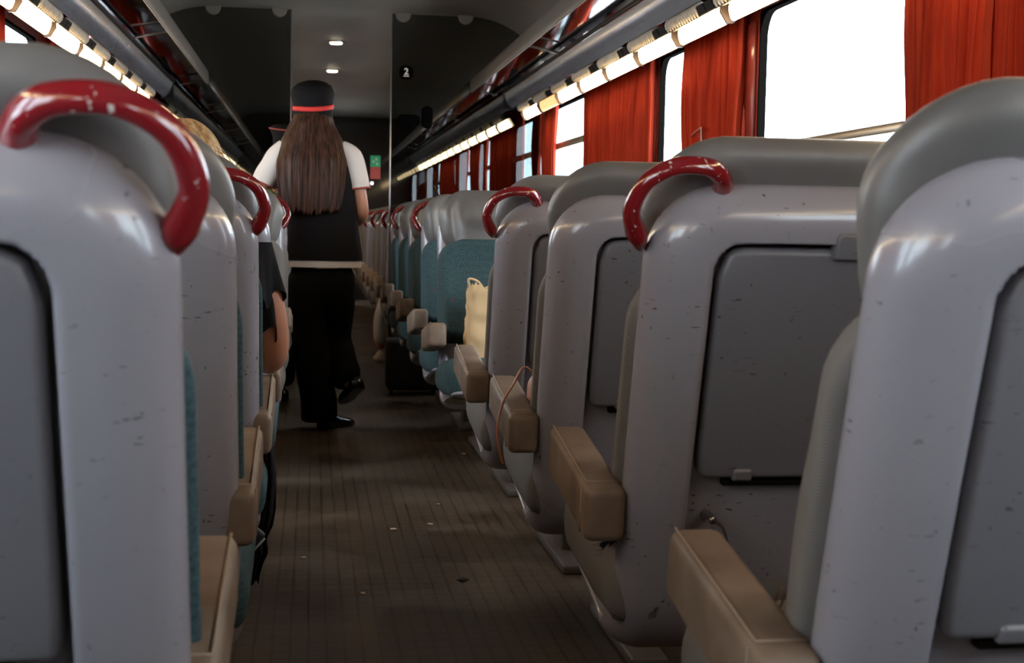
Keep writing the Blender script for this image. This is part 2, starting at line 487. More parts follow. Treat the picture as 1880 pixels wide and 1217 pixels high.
def build_seat_meshes():
    D = {}
    # shell
    bm = bmesh.new()
    slab_bm(bm, SW, PLEN, (0.124, 0.05), PS, shell_back, shell_front, xs=mk_xs(), ss=mk_ss())
    D['shell'] = bm
    # headrest: a wide soft pad wrapped over the top
    def hr(x0, w):
        bm = bmesh.new(); H = 0.252
        def P(x, s, n):
            base = PP(0, 0, 0); yy = s - 0.078
            y = -math.tan(REC) * (0.066 - yy) + 0.052; z = CAMZ + 0.066 - yy
            curl = 0.030 * (1 - smst(0, 0.10, s))       # the top edge rolls back over the shell
            return Vector((x0 + x + (1 - 2 * x / w) * 0.020 * smst(0.10, 0.252, s), y - curl - n * math.cos(REC), z - n * math.sin(REC)))
        bk = lambda x, s, d: rnd(0.040, 0.05)(d)
        def fr(x, s, d):
            wing = 0.026 * (1 - smst(0.02, 0.10, min(x, w - x)))
            pil = 0.022 * smst(0.0, 0.06, -sd_rrect(x, s, w / 2, 0.105, w / 2 - 0.075, 0.075, 0.07))
            low = 0.02 * smst(0.14, 0.235, s)
            return -(rnd(0.050, 0.045)(d) + (wing + pil - low) * smst(0, 0.04, d))
        slab_bm(bm, w, H, (0.125, 0.06), P, bk, fr, inner=(22, 14), er=0.05)
        return bm
    D['headrest'] = hr(0.002, 0.496); D['headrest2'] = hr(0.503, 0.503)
    # back cushion
    def bc(x0, w):
        bm = bmesh.new(); H = 0.44
        P = lambda x, s, n: PP(x0 + x, s + 0.150, n - 0.045)
        def fr(x, s, d):
            lum = 0.030 * math.sin(PI * smst(0.08, 0.42, s) * 0.75)
            wing = 0.014 * (1 - smst(0.01, 0.09, min(x, w - x)))
            return -(rnd(0.052, 0.03)(d) + (lum + wing) * smst(0, 0.03, d) + 0.004)
        slab_bm(bm, w, H, (0.11, 0.05), P, lambda x, s, d: rnd(0.012, 0.02)(d), fr, inner=(12, 16), er=0.045)
        return bm
    D['back_cushion'] = bc(-0.006, 0.499); D['back_cushion2'] = bc(0.506, 0.488)
    # seat cushion
    def sc(x0, w):
        bm = bmesh.new(); H = 0.51
        def P(x, s, n):
            y = 0.145 + s; z = 0.412 + 0.060 * s / 0.51 + n
            z -= 0.02 * smst(0.40, 0.51, s)
            return Vector((x0 + x, y, z))
        slab_bm(bm, w, H, (0.03, 0.09), P, lambda x, s, d: -rnd(0.072 - 0.02 * smst(0.25, 0.0, s), 0.022)(d), lambda x, s, d: rnd(0.066, 0.045)(d) + 0.008 * math.sin(PI * s / 0.51) * smst(0, .1, d), inner=(12, 12), er=0.06)
        bmesh.ops.reverse_faces(bm, faces=bm.faces[:])
        return bm
    D['seat_cushion'] = sc(-0.014, 0.508); D['seat_cushion2'] = sc(0.505, 0.488)
    # tables
    def tb(x0, x1):
        bm = bmesh.new(); w = x1 - x0 - 0.004; H = TS1 - TS0 - 0.012
        P = lambda x, s, n: PP(x0 + 0.002 + x, TS0 + 0.003 + s, 0.026 + n)
        us = sorted(set(edge_samples(1.0, 0.012 / w, 8)))
        slab_bm(bm, w, H, (0.040, 0.022), P, lambda x, s, d: 0.014 + rnd(0.012, 0.010)(d), lambda x, s, d: 0.0, xs=us, ss=edge_samples(H, 0.012, 10) , er=0.012)
        return bm
    D['table'] = tb(TX0, TX1); D['table2'] = tb(UX0, UX1)
    # latch on the table's upper edge and a hinge stub below
    def lt(xa, xb, sa, sb, n0, n1, r=0.008):
        bm = bmesh.new()
        slab_bm(bm, xb - xa, sb - sa, (r, r * 0.5), lambda x, s, n: PP(xa + x, sa + s, n), lambda x, s, d: n0 + rnd(n1 - n0, 0.006)(d), lambda x, s, d: n0, er=0.006, inner=(4, 4))
        return bm
    D['latch'] = lt(0.287, 0.375, TS0 - 0.030, TS0 + 0.018, 0.040, 0.064, 0.012)
    D['hinge'] = lt(0.17, 0.205, TS1 - 0.030, TS1 - 0.006, 0.045, 0.057)
    D['hinge_bar'] = lt(0.16, 0.44, TS1 - 0.004, TS1 + 0.012, 0.022, 0.040, 0.004)
    # armrest
    bm = bmesh.new()
    add_box(bm, (-0.044, 0.095, -0.0475), (0.026, 0.475, 0.0475), 0.016, 4)
    bmesh.ops.transform(bm, matrix=Matrix.Translation((0, 0, 0.585)) @ Matrix.Translation((0, .28, 0)) @ Matrix.Rotation(math.radians(8), 4, 'X') @ Matrix.Translation((0, -.28, 0)), verts=bm.verts[:])
    for v in bm.verts:       # nose of the armrest is slimmer
        f = smst(0.3, 0.5, v.co.y); v.co.z += 0.0 * f
    D['armrest'] = bm
    bm = bmesh.new()
    R8 = Matrix.Translation((0, 0, 0.585)) @ Matrix.Translation((0, .28, 0)) @ Matrix.Rotation(math.radians(8), 4, 'X') @ Matrix.Translation((0, -.28, 0))
    loop = [(-0.036, 0.468, 0.0478), (-0.036, 0.14, 0.0478), (-0.036, 0.135, 0.0478), (0.018, 0.135, 0.0478)]
    add_tube(bm, [R8 @ Vector(p) for p in loop], 0.0016, 6)
    loop = [(-0.044, 0.135, 0.040), (-0.0442, 0.135, -0.04)]
    add_tube(bm, [R8 @ Vector(p) for p in loop], 0.0014, 6)
    D['armrest_seam'] = bm
    # pedestals
    for x0, nm in ((0.235, 'pedestal'), (0.70, 'pedestal2')):
        bm = bmesh.new()
        vs = [(x0, 0.10, 0.0), (x0 + 0.10, 0.10, 0.0), (x0 + 0.10, 0.58, 0.0), (x0, 0.58, 0.0), (x0 + 0.012, 0.12, 0.03), (x0 + 0.088, 0.12, 0.03), (x0 + 0.06, 0.44, 0.10), (x0 + 0.04, 0.44, 0.10)]
        for lo, hi in (((x0, 0.10, 0.0), (x0 + 0.09, 0.60, 0.028)), ((x0 + 0.03, 0.30, 0.02), (x0 + 0.07, 0.46, 0.345))):
            add_box(bm, lo, hi, 0.006)
        D[nm] = bm
    # side bracket
    # handle on the aisle corner
    bm = bmesh.new()
    yb = lambda z: -math.tan(REC) * (z) - 0.0
    hp = [(0.010, -0.030, 0.010), (0.000, -0.008, -0.006), (-0.014, 0.028, -0.020), (0.002, 0.070, -0.034), (0.042, 0.094, -0.042), (0.090, 0.095, -0.040), (0.118, 0.082, -0.028), (0.130, 0.062, -0.004)]
    pts = smooth_path([Vector((x, yb(z) + y, CAMZ + z)) for x, z, y in hp], 7)
    rr = lerp_list([(0.006, 0.010), (0.016, 0.024), (0.0125, 0.016), (0.0115, 0.014), (0.012, 0.015), (0.0125, 0.016), (0.015, 0.019), (0.018, 0.022)], len(pts))
    add_tube(bm, pts, rr, 16, up=Vector((0, -1, 0.2)))
    D['handle'] = bm
    for k, b in D.items():
        me = bpy.data.meshes.new('seat_' + k); b.normal_update(); bmesh.ops.recalc_face_normals(b, faces=b.faces[:])
        if k in ('armrest', 'pedestal', 'pedestal2'):
            for e in b.edges:
                if len(e.link_faces) == 2 and e.calc_face_angle(0) > math.radians(50): e.smooth = False
        b.to_mesh(me); b.free()
        for p in me.polygons: p.use_smooth = True
        D[k] = me
    return D
BASE = build_seat_meshes()
SEATPARTS = [('shell', 'shell', SHELL), ('headrest', 'headrest', HEAD), ('headrest', 'headrest2', HEAD),
    ('back_cushion', 'back_cushion', None), ('back_cushion', 'back_cushion2', None),
    ('seat_cushion', 'seat_cushion', None), ('seat_cushion', 'seat_cushion2', None),
    ('folding_table', 'table', TABLE), ('folding_table', 'table2', TABLE), ('armrest', 'armrest', ARM), ('pedestal', 'pedestal', PED), ('pedestal', 'pedestal2', PED), ('handle', 'handle', RED)]
def variant(key, sx, sy, m):
    k = (key, sx, sy, m.name)
    if k not in MESHES:
        me = BASE[key].copy(); me.name = key
        me.transform(Matrix.Diagonal((sx, sy, 1, 1)))
        if sx * sy < 0: me.flip_normals()
        me.materials.clear(); me.materials.append(m)
        MESHES[k] = me
    return MESHES[k]
def seat(side, y, facing, fabric, handle, label, group, name='double_seat'):
    sx = 1 if side == 'R' else -1
    sy = -1 if facing else 1
    x = 0.517 if side == 'R' else -0.112
    t = thing(name, label, 'train seat', (x, y, 0), group)
    far = y > 9.5
    for nm, key, m in SEATPARTS:
        if key == 'handle' and not handle: continue
        o = bpy.data.objects.new(nm, variant(key, sx, sy, m or fabric)); C.objects.link(o); o.parent = t
        if nm == 'handle': o['label'] = 'glossy red grab handle'; o.location.x = -0.016 if side == 'R' else 0.0
        if nm == 'armrest': o.location.x = -0.023 if side == 'R' else -0.017
        if key == 'table' and not facing and not far:
            for sub, kk in (('latch', 'latch'), ('hinge', 'hinge'), ('hinge_bar', 'hinge_bar')):
                q = bpy.data.objects.new(sub, variant(kk, sx, sy, DARK if sub == 'hinge_bar' else TABLE)); C.objects.link(q); q.parent = o
        if key == 'armrest' and not far:
            q = bpy.data.objects.new('seam', variant('armrest_seam', sx, sy, SEAM)); C.objects.link(q); q.parent = o
    return t
ORD = ['nearest', 'second', 'third', 'fourth', 'fifth', 'sixth', 'seventh', 'eighth', 'ninth', 'tenth', 'eleventh', 'twelfth', 'thirteenth', 'fourteenth', 'fifteenth', 'sixteenth', 'seventeenth', 'eighteenth', 'nineteenth', 'twentieth',
    'twenty-first', 'twenty-second', 'twenty-third', 'twenty-fourth', 'twenty-fifth']
FWD = [1.235, 2.135, 3.035, 3.935]
BKW = [5.83 + 0.87 * k for k in range(5)]
BEHIND = [0.335 - 0.9 * k for k in range(5)]
FAR = [9.72 + 0.9 * k for k in range(9)]
rl = ['nearest grey double seat right of the aisle, seen from behind, without red handle',
      'second grey double seat on the right, with red handle and large folded table',
      'grey double seat right of the aisle with a strap over its armrest',
      'fourth grey double seat on the right, red handle, just before the paper bag']
ll = ['nearest grey double seat left of the aisle with large blurred red handle',
      'grey double seat left of the aisle with teal cushions, directly behind the nearest one',
      'grey double seat left of the aisle with worn red handle, where the blond passenger sits',
      'grey double seat left of the aisle just past the blond passenger']
SEATS = []
for i, y in enumerate(FWD):
    SEATS.append(seat('R', y, False, STRIPE, i in (1, 3), rl[i], 'double seats facing away from the camera'))
    SEATS.append(seat('L', y, False, TEAL if i < 2 or i == 3 else TEAL, i in (0, 2), ll[i], 'double seats facing away from the camera'))
for i, y in enumerate(BKW):
    SEATS.append(seat('R', y, True, TEAL, i in (1, 3), ['teal double seat facing the camera, with the paper bag on it', 'second teal double seat facing the camera right of the aisle, with red handle',
        'third teal double seat facing the camera right of the aisle', 'fourth teal double seat facing the camera right of the aisle', 'last teal double seat facing the camera, against the glass partition on the right'][i], 'double seats facing the camera'))
    SEATS.append(seat('L', y, True, STRIPE, i in (0, 2, 4), ['grey pinstripe double seat facing the camera left of the aisle, with red handle'] [0] if i == 0 else 'left double seat facing the camera, %s of the row beside the attendants' % ORD[i], 'double seats facing the camera'))
for i, y in enumerate(BEHIND):  # unseen rows, added to keep rear light off the lower seat shells
    SEATS.append(seat('R', y, False, STRIPE, i % 2 == 0, 'unseen grey double seat beside and behind the camera, right of the aisle, added to block light', 'added unseen double seats beside and behind the camera on the right'))
    SEATS.append(seat('L', y, False, TEAL, i % 2 == 1, 'unseen grey double seat beside and behind the camera, left of the aisle, added to block light', 'added unseen double seats beside and behind the camera on the left'))
for i, y in enumerate(FAR):
    for sd, wd in (('R', 'right'), ('L', 'left')):
        SEATS.append(seat(sd, y, False, STRIPE, i % 2 == (0 if sd == 'R' else 1), 'small distant double seat beyond the glass partition, %s on the %s' % (ORD[i], wd), 'distant double seats beyond the partition'))

# ---------------------------------------------------------------- the carriage shell
Y0, YP, Y1 = -4.2, 9.50, 18.9
XL, XR = CX - HW, CX + HW
struct(boxo('floor', (XL - 0.05, Y0, -0.06), (XR + 0.05, Y1 + 0.3, 0), FLOOR, bev=0))
# ceiling cross-section
def ceil_prof():
    pts = []
    for k in range(-20, 21):
        a = abs(k) / 20; hx = a * (HW + 0.02)
        z = 1.405
        if hx > 0.86: z = 1.405 - 0.62 * (1 - math.sqrt(max(1 - ((hx - 0.86) / 0.60) ** 2, 0)))
        pts.append((CX + math.copysign(hx, k), CAMZ + z))
    return pts
def ceiling_z(x):
    hx = abs(x - CX); z = 1.405
    if hx > 0.86: z = 1.405 - 0.62 * (1 - math.sqrt(max(1 - ((hx - 0.86) / 0.60) ** 2, 0)))
    return CAMZ + z
bm = bmesh.new(); cp = ceil_prof()
rows = []
for y in (Y0, Y1 + 0.2):
    rows.append([[bm.verts.new((x, y, z + dz)) for x, z in cp] for dz in (0, 0.06)])
for j in range(len(cp) - 1):
    bm.faces.new((rows[0][0][j], rows[0][0][j + 1], rows[1][0][j + 1], rows[1][0][j]))
    bm.faces.new((rows[0][1][j], rows[1][1][j], rows[1][1][j + 1], rows[0][1][j + 1]))
    bm.faces.new((rows[0][0][j], rows[0][1][j], rows[0][1][j + 1], rows[0][0][j + 1]))
    bm.faces.new((rows[1][0][j], rows[1][0][j + 1], rows[1][1][j + 1], rows[1][1][j]))
struct(link('ceiling', bm, CEIL))
# side walls with window openings
WB, WT = 0.98, CAMZ + 0.78
def windows_of(side):
    ph = 4.965 if side == 'R' else 6.53
    k0 = -5
    out = []
    y = ph - 1.45 * 7
    while y < 17.9:
        a, b = y + 0.08, y + 1.45 - 0.085
        if a > Y0 + 0.2 and b < Y1 - 0.1: out.append((a, b))
        y += 1.45
    return out
TH = 0.022
for side in ('R', 'L'):
    xi = XR if side == 'R' else XL; sx = 1 if side == 'R' else -1
    ws = windows_of(side)
    bm = bmesh.new()
    lo, hi = sorted((xi, xi + sx * TH))
    add_box(bm, (lo, Y0, 0.86), (hi, Y1 + 0.2, WB)); add_box(bm, (lo, Y0, WT), (hi, Y1 + 0.2, CAMZ + 1.17))
    e = [Y0] + [v for w_ in ws for v in w_] + [Y1 + 0.2]
    for a, b in zip(e[0::2], e[1::2]): add_box(bm, (lo, a, WB), (hi, b, WT))
    nmw = 'wall_right' if side == 'R' else 'wall_left'
    struct(link(nmw, bm, WALL, smooth=False))
    struct(boxo('baseboard_right' if side == 'R' else 'baseboard_left', (lo - (0.012 if side == 'R' else 0), Y0, 0), (hi + (0.012 if side == 'L' else 0), Y1 + 0.2, 0.86), LOWWALL, bev=0))
    # windows
    for k, (a, b) in enumerate(ws):
        wn = thing('window_%d' % (k + 1 + (20 if side == 'L' else 0)), None, None, (xi, (a + b) / 2, WB)); wn['kind'] = 'structure'
        hy = (b - a) / 2; H = WT - WB; zc_ = H / 2
        def ring(rad_out, rad_in, x0, x1, g0, g1, m, nm):
            bm = bmesh.new()
            def outl(g, r):
                pts = []
                for cxs, czs, a0 in ((1, 1, 0), (-1, 1, 90), (-1, -1, 180), (1, -1, 270)):
                    for q in range(7):
                        an = math.radians(a0 + q * 15)
                        pts.append((cxs * (hy - g - r) + r * math.cos(an), zc_ + czs * (zc_ - g - r) + r * math.sin(an)))
                return pts
            o_, i_ = outl(g0, rad_out), outl(g1, rad_in)
            R_ = [[bm.verts.new((xx, p[0], p[1])) for p in L_] for xx, L_ in ((x0, o_), (x0, i_), (x1, i_), (x1, o_))]
            n_ = len(o_)
            for q in range(4):
                for j in range(n_): bm.faces.new((R_[q][j], R_[q][(j + 1) % n_], R_[(q + 1) % 4][(j + 1) % n_], R_[(q + 1) % 4][j]))
            bmesh.ops.recalc_face_normals(bm, faces=bm.faces[:])
            return link(nm, bm, m, wn, smooth=False)
        ring(0.02, 0.09, -0.004 * sx, 0.023 * sx, -0.002, 0.010, RUBBER, 'window_frame')
        bm = bmesh.new(); v = [bm.verts.new((0.018 * sx, yy, zz)) for yy, zz in ((-hy, 0), (hy, 0), (hy, H), (-hy, H))]
        bm.faces.new(v); link('glass', bm, GLASS, wn, smooth=False)
        zb = CAMZ + 0.285 - WB
        boxo('window_bar', (-0.03 if side == 'R' else -0.005, -hy - 0.03, zb - 0.014), (0.005 if side == 'R' else 0.03, hy + 0.0, zb + 0.014), BRASS, wn, 0.005)
        if a > 6.9:
            zb = CAMZ + 0.52 - WB
            boxo('transom', (-0.012 if side == 'R' else -0.01, -hy + 0.02, zb - 0.022), (0.01 if side == 'R' else 0.012, hy - 0.02, zb + 0.022), BRASS, wn, 0.005)
# raised pillar panel beside the big right window
struct(boxo('trim_1', (XR - 0.012, 4.915, WB + 0.37), (XR - 0.0005, 5.045, WT - 0.03), WALL, bev=0.003))
struct(boxo('trim_2', (XR - 0.008, 4.915, WB - 0.1), (XR - 0.0005, 5.045, WB + 0.366), WALL, bev=0.003))
# end walls
DARKWALL = mat('dark end wall gloss', (0.012, 0.010, 0.009, 1), 0.06, 0, 0.5)
def section_wall(name, y, th, m, x0=XL, x1=XR, z0=0.0, par=None, inset=0.0):
    bm = bmesh.new(); n = 24
    A = [[], []]
    for q, yy in enumerate((y, y + th)):
        A[q] = [bm.verts.new((x0 + (x1 - x0) * k / n, yy, ceiling_z(x0 + (x1 - x0) * k / n) - inset)) for k in range(n + 1)] + [bm.verts.new((x1, yy, z0)), bm.verts.new((x0, yy, z0))]
    bm.faces.new(A[0]); bm.faces.new(list(reversed(A[1])))
    L_ = len(A[0])
    for j in range(L_): bm.faces.new((A[0][j], A[1][j], A[1][(j + 1) % L_], A[0][(j + 1) % L_]))
    bmesh.ops.recalc_face_normals(bm, faces=bm.faces[:])
    return link(name, bm, m, par, smooth=False)
struct(section_wall('wall_end', Y1, 0.08, DARKWALL))
struct(section_wall('wall_rear', Y0, 0.05, mat('rear wall laminate', (0.12, 0.11, 0.10, 1), 0.5)))
# end door with handle
de = thing('door_1', None, None, (CX, Y1 - 0.002, 0)); de['kind'] = 'structure'
boxo('door_leaf', (-0.36, -0.03, 0.02), (0.36, 0, 2.0), DARKWALL, de, 0.004)
boxo('door_handle', (0.27, -0.06, 0.98), (0.30, -0.03, 1.2), METAL, de, 0.005)

# ---------------------------------------------------------------- glass partition (at y = YP)
DX0, DX1 = -0.142, 0.520
gp = thing('glass_partition', 'full-width tinted glass partition with an open doorway in the aisle', 'partition', (0, YP, 0))
for xa, xb in ((XL + 0.01, DX0), (DX1, XR - 0.01)):
    section_wall('glass_panel', 0, 0.008, TINT, xa, xb, 0.02, gp, 0.004)
for xe in (DX0 - 0.004, DX1 - 0.002):
    boxo('glass_edge', (xe, -0.006, 0.02), (xe + 0.007, 0.016, ceiling_z(xe) - 0.004), METAL, gp, 0.001)['label'] = 'thin bright metal edge of the doorway'
for hx in (-0.84, -0.41, 0.41, 0.83):
    bm = bmesh.new(); bmesh.ops.create_cone(bm, cap_ends=True, segments=24, radius1=0.052, radius2=0.046, depth=0.02, matrix=Matrix.Translation((CX + hx, -0.012, CAMZ + 1.398)) @ Matrix.Rotation(PI / 2, 4, 'X'))
    link('ceiling_clip', bm, CEIL, gp, smooth=False)
# lock plate and hand grip on the glass
bm = bmesh.new(); slab_bm(bm, 0.148, 0.078, (0.034, 0.034), lambda x, s, n: Vector((0.570 + x, -n - 0.002, CAMZ + 0.735 - s)), lambda x, s, d: rnd(0.014, 0.012)(d), lambda x, s, d: 0, er=0.012)
bmesh.ops.recalc_face_normals(bm, faces=bm.faces[:]); link('lock_plate', bm, mat('flat black rubber', (0.002, 0.002, 0.002, 1), 0.9, 0, 0.0), gp)
bm = bmesh.new(); slab_bm(bm, 0.076, 0.150, (0.032, 0.032), lambda x, s, n: Vector((0.728 + x, -n - 0.002, CAMZ + 0.795 - s)), lambda x, s, d: rnd(0.022, 0.016)(d), lambda x, s, d: 0, er=0.014)
bmesh.ops.recalc_face_normals(bm, faces=bm.faces[:]); link('hand_grip', bm, bpy.data.materials['flat black rubber'], gp)
# class sign
cs = thing('class_sign', 'round black sign with a white 2 stuck on the glass partition', 'sign', (0.622, YP - 0.004, CAMZ + 1.015))
bm = bmesh.new(); slab_bm(bm, 0.092, 0.092, (0.036, 0.036), lambda x, s, n: Vector((x - 0.046, -n, 0.046 - s)), lambda x, s, d: 0.003, lambda x, s, d: 0, er=0.01)
bmesh.ops.recalc_face_normals(bm, faces=bm.faces[:]); link('plate', bm, bpy.data.materials['flat black rubber'], cs, smooth=False)
BLACKP = mat('flat black plastic', (0.002, 0.002, 0.002, 1), 0.9, 0, 0.0)
SIGNW = mat('sign white', (0.75, 0.66, 0.60, 1), 0.6)
fc = bpy.data.curves.new('digit', 'FONT'); fc.body = '2'; fc.size = 0.060; fc.align_x = 'CENTER'; fc.extrude = 0.0006; fc.offset = 0.0012
fo = bpy.data.objects.new('tmp_digit', fc)
C.objects.link(fo); dg = bpy.context.evaluated_depsgraph_get(); dg.update()
me = bpy.data.meshes.new_from_object(fo.evaluated_get(dg)); bpy.data.objects.remove(fo)
me.materials.clear(); me.materials.append(SIGNW)
do = bpy.data.objects.new('digit', me); C.objects.link(do); do.parent = cs; do.location = (0, -0.0045, -0.014); do.rotation_euler = (PI / 2, 0, 0)
boxo('underline', (-0.019, -0.0048, -0.028), (0.019, -0.0036, -0.022), SIGNW, cs, 0)

# ---------------------------------------------------------------- luggage racks
def add_extr(bm, prof_, y0, y1, closed=True):
    A = [[bm.verts.new((x, y, z)) for x, z in prof_] for y in (y0, y1)]
    n = len(prof_)
    for j in range(n if closed else n - 1): bm.faces.new((A[0][j], A[0][(j + 1) % n], A[1][(j + 1) % n], A[1][j]))
    if closed: bm.faces.new(list(reversed(A[0]))); bm.faces.new(A[1])
def rack(side, y0, y1, label):
    sx = 1 if side == 'R' else -1
    X = lambda h: sx * h
    t = thing('luggage_rack', label, 'luggage rack', (CX, y0, CAMZ), 'luggage racks')
    L = y1 - y0
    # housing: gently curved metal panel
    pr = []
    for k in range(9):
        f = k / 8; h = 1.095 + (1.150 - 1.095) * f; z = 0.893 + (0.797 - 0.893) * f
        b = 0.012 * math.sin(PI * f)
        pr.append((X(h - b * 0.87), z - b * 0.5))
    pr += [(X(1.162), 0.803), (X(1.107), 0.899)]
    bm = bmesh.new(); add_extr(bm, pr, 0, L); bmesh.ops.recalc_face_normals(bm, faces=bm.faces[:])
    o = sharp(link('housing', bm, HOUS, t), 25)
    bm = bmesh.new(); add_extr(bm, [(X(0.885), 0.975), (X(1.33), 0.889), (X(1.33), 0.897), (X(0.885), 0.983)], 0, L); bmesh.ops.recalc_face_normals(bm, faces=bm.faces[:])
    link('shelf', bm, SHELF, t, smooth=False)
    # front rail: flattened aluminium tube
    bm = bmesh.new(); pr = [(X(0.875 + 0.010 * math.cos(a)), 0.938 + 0.046 * math.copysign(abs(math.sin(a)) ** 0.6, math.sin(a))) for a in [k * PI / 8 for k in range(16)]]
    add_extr(bm, pr, 0, L); bmesh.ops.recalc_face_normals(bm, faces=bm.faces[:]); link('rail', bm, RAIL, t)
    bm = bmesh.new(); pr = [(X(1.092 + 0.011 * math.cos(a)), 0.905 + 0.011 * math.sin(a)) for a in [k * PI / 5 for k in range(10)]]
    add_extr(bm, pr, 0, L); bmesh.ops.recalc_face_normals(bm, faces=bm.faces[:]); link('edge_tube', bm, DARK, t)
    y = (7.3 - 2.45 * 4) - y0
    while y < L:
        if y > 0.1:
            bm = bmesh.new(); add_tube(bm, [(X(0.88), y, 0.950), (X(1.0), y, 0.925), (X(1.092), y, 0.905)], 0.006, 8)
            link('strut', bm, RAIL, t)
            lo, hi = sorted2(X(1.10), y - 0.01, 0.86, X(1.33), y + 0.01, 0.885)
            boxo('bracket', lo, hi, RAIL, t, 0.003)
        y += 2.45
    lo, hi = sorted2(X(1.093), L - 0.004, 0.79, X(1.17), L, 0.90)
    boxo('end_cap', lo, hi, DARK, t, 0)
    return t
def sorted2(x0, y0, z0, x1, y1, z1): return (min(x0, x1), y0, z0), (max(x0, x1), y1, z1)
for side, wd in (('R', 'right'), ('L', 'left')):
    rack(side, Y0 + 0.06, YP - 0.012, 'long metal luggage rack above the %s windows, before the partition' % wd)
    rack(side, YP + 0.02, Y1 - 0.02, 'dim luggage rack above the %s windows beyond the partition' % wd)

# lamps with grilles under the racks
def lamp_meshes():
    D = {}
    LP = 0.65
    def plane(side):
        sx = 1 if side == 'R' else -1
        a = Vector((sx * 1.158, 0, 0.790)); b = Vector((sx * 1.212, 0, 0.712))
        t = (b - a).normalized(); n = Vector((-sx * abs(t.z), 0, -abs(t.x)))
        return a, t, n, (b - a).length
    for side in ('R', 'L'):
        a, t, n, L = plane(side); sx = 1 if side == 'R' else -1
        w0 = L * 0.47
        # diffuser: y length .575, rounded ends, bulging
        def P(x, s, nn): return a + t * (w0 - 0.004 + s) + Vector((0, x + 0.01 + 0.03 * s / 0.06, 0)) + n * nn
        bm = bmesh.new(); H = L - w0 + 0.014
        slab_bm(bm, 0.545, H, (0.052, 0.010), P, lambda x, s, d: 0.002 + rnd(0.016, 0.02)(d), lambda x, s, d: -0.004, er=0.015, inner=(10, 5))
        bmesh.ops.recalc_face_normals(bm, faces=bm.faces[:]); D['diffuser' + side] = bm
        # fin between lamps: dark curved plate
        bm = bmesh.new()
        prf = [a + t * (w0 - 0.012) + n * 0.002, a + t * (w0 + 0.01) + n * 0.02, a + t * (L + 0.004) + n * 0.022, a + t * (L + 0.016) + n * 0.004, a + t * (L + 0.012) - n * 0.02, a + t * (w0 - 0.012) - n * 0.02]
        add_extr(bm, [(p.x, p.z) for p in prf], 0.612, 0.624)
        # back strip running the whole lamp pitch
        prf = [a + t * (w0 - 0.014) - n * 0.012, a + t * (L + 0.012) - n * 0.012, a + t * (L + 0.012) - n * 0.03, a + t * (w0 - 0.014) - n * 0.03]
        add_extr(bm, [(p.x, p.z) for p in prf], 0, 0.65)
        # top lip above the lamps
        prf = [a + t * (w0 - 0.016) + n * 0.010, a + t * (w0 - 0.006) + n * 0.010, a + t * (w0 - 0.004) - n * 0.012, a + t * (w0 - 0.018) - n * 0.012]
        add_extr(bm, [(p.x, p.z) for p in prf], 0, 0.65)
        bmesh.ops.recalc_face_normals(bm, faces=bm.faces[:]); D['fin' + side] = bm
        # grille: ribbed tube section
        bm = bmesh.new()
        c0 = a + t * (w0 * 0.42) - n * 0.010
        add_tube(bm, [c0 + Vector((0, 0.21 + 0.0, 0)), c0 + Vector((0, 0.635, 0))], 0.013, 12)
        for k in range(13):
            yy = 0.225 + k * 0.034
            pts = [c0 + Vector((0, yy, 0)) + (t * math.cos(q) * 0.021 + n * math.sin(q) * 0.021) + Vector((0, 0.008 * math.cos(q), 0)) for q in [j * 2 * PI / 12 for j in range(13)]]
            add_tube(bm, pts, (0.0075), 6, cap=False)
        D['grille' + side] = bm
        bm = bmesh.new()
        add_box(bm, (-0.019, 0.015, -0.013), (0.019, 0.105, 0.014), 0.005); add_box(bm, (-0.019, 0.115, -0.013), (0.019, 0.200, 0.014), 0.005)
        Mx = Matrix((( t.x, 0, n.x), (t.y, 1, n.y), (t.z, 0, n.z))).to_4x4()
        Mx.translation = a + t * (w0 * 0.45) - n * 0.002
        bmesh.ops.transform(bm, matrix=Mx, verts=bm.verts[:]); bmesh.ops.recalc_face_normals(bm, faces=bm.faces[:])
        D['socket' + side] = bm
    for k, b in D.items():
        me = bpy.data.meshes.new('lamp_' + k); b.normal_update()
        b.to_mesh(me); b.free(); D[k] = me
        if k[:3] in ('gri', 'dif'):
            for p in me.polygons: p.use_smooth = True
        me.materials.append({'dif': LAMP, 'fin': FIN, 'gri': GRILL, 'soc': DARK}[k[:3]])
    return D
LM = lamp_meshes()
dimR = LM['diffuserR'].copy(); dimR.materials.clear(); dimR.materials.append(DIMLAMP)
for side, wd, ph in (('R', 'right', 5.285), ('L', 'left', 5.68)):
    ys = []
    y = ph - 0.61 - 0.65 * 14
    while y < Y1 - 0.70:
        if y > Y0 + 0.1 and not (YP - 0.64 < y < YP + 0.01): ys.append(y)
        y += 0.65
    vis = [v for v in ys if v > 3.55]
    for y in ys:
        if y in vis:
            k = vis.index(y)
            lb = 'glowing warm lamp under the %s luggage rack, %s from the photo edge' % (wd, ORD[k])
        else: lb = 'glowing warm lamp under the %s luggage rack, above and behind the camera' % wd
        t = thing('strip_lamp', lb, 'lamp', (CX, y, CAMZ), 'strip lamps under the luggage racks')
        dim = side == 'R' and abs(y - (5.285 - 0.61 + 5 * 0.65)) < 0.05
        if dim: t['label'] = 'dim orange unlit lamp among the lit ones under the right rack'
        for nm in ('diffuser', 'fin', 'grille', 'socket'):
            o = bpy.data.objects.new(nm, dimR if (dim and nm == 'diffuser') else LM[nm + side]); C.objects.link(o); o.parent = t
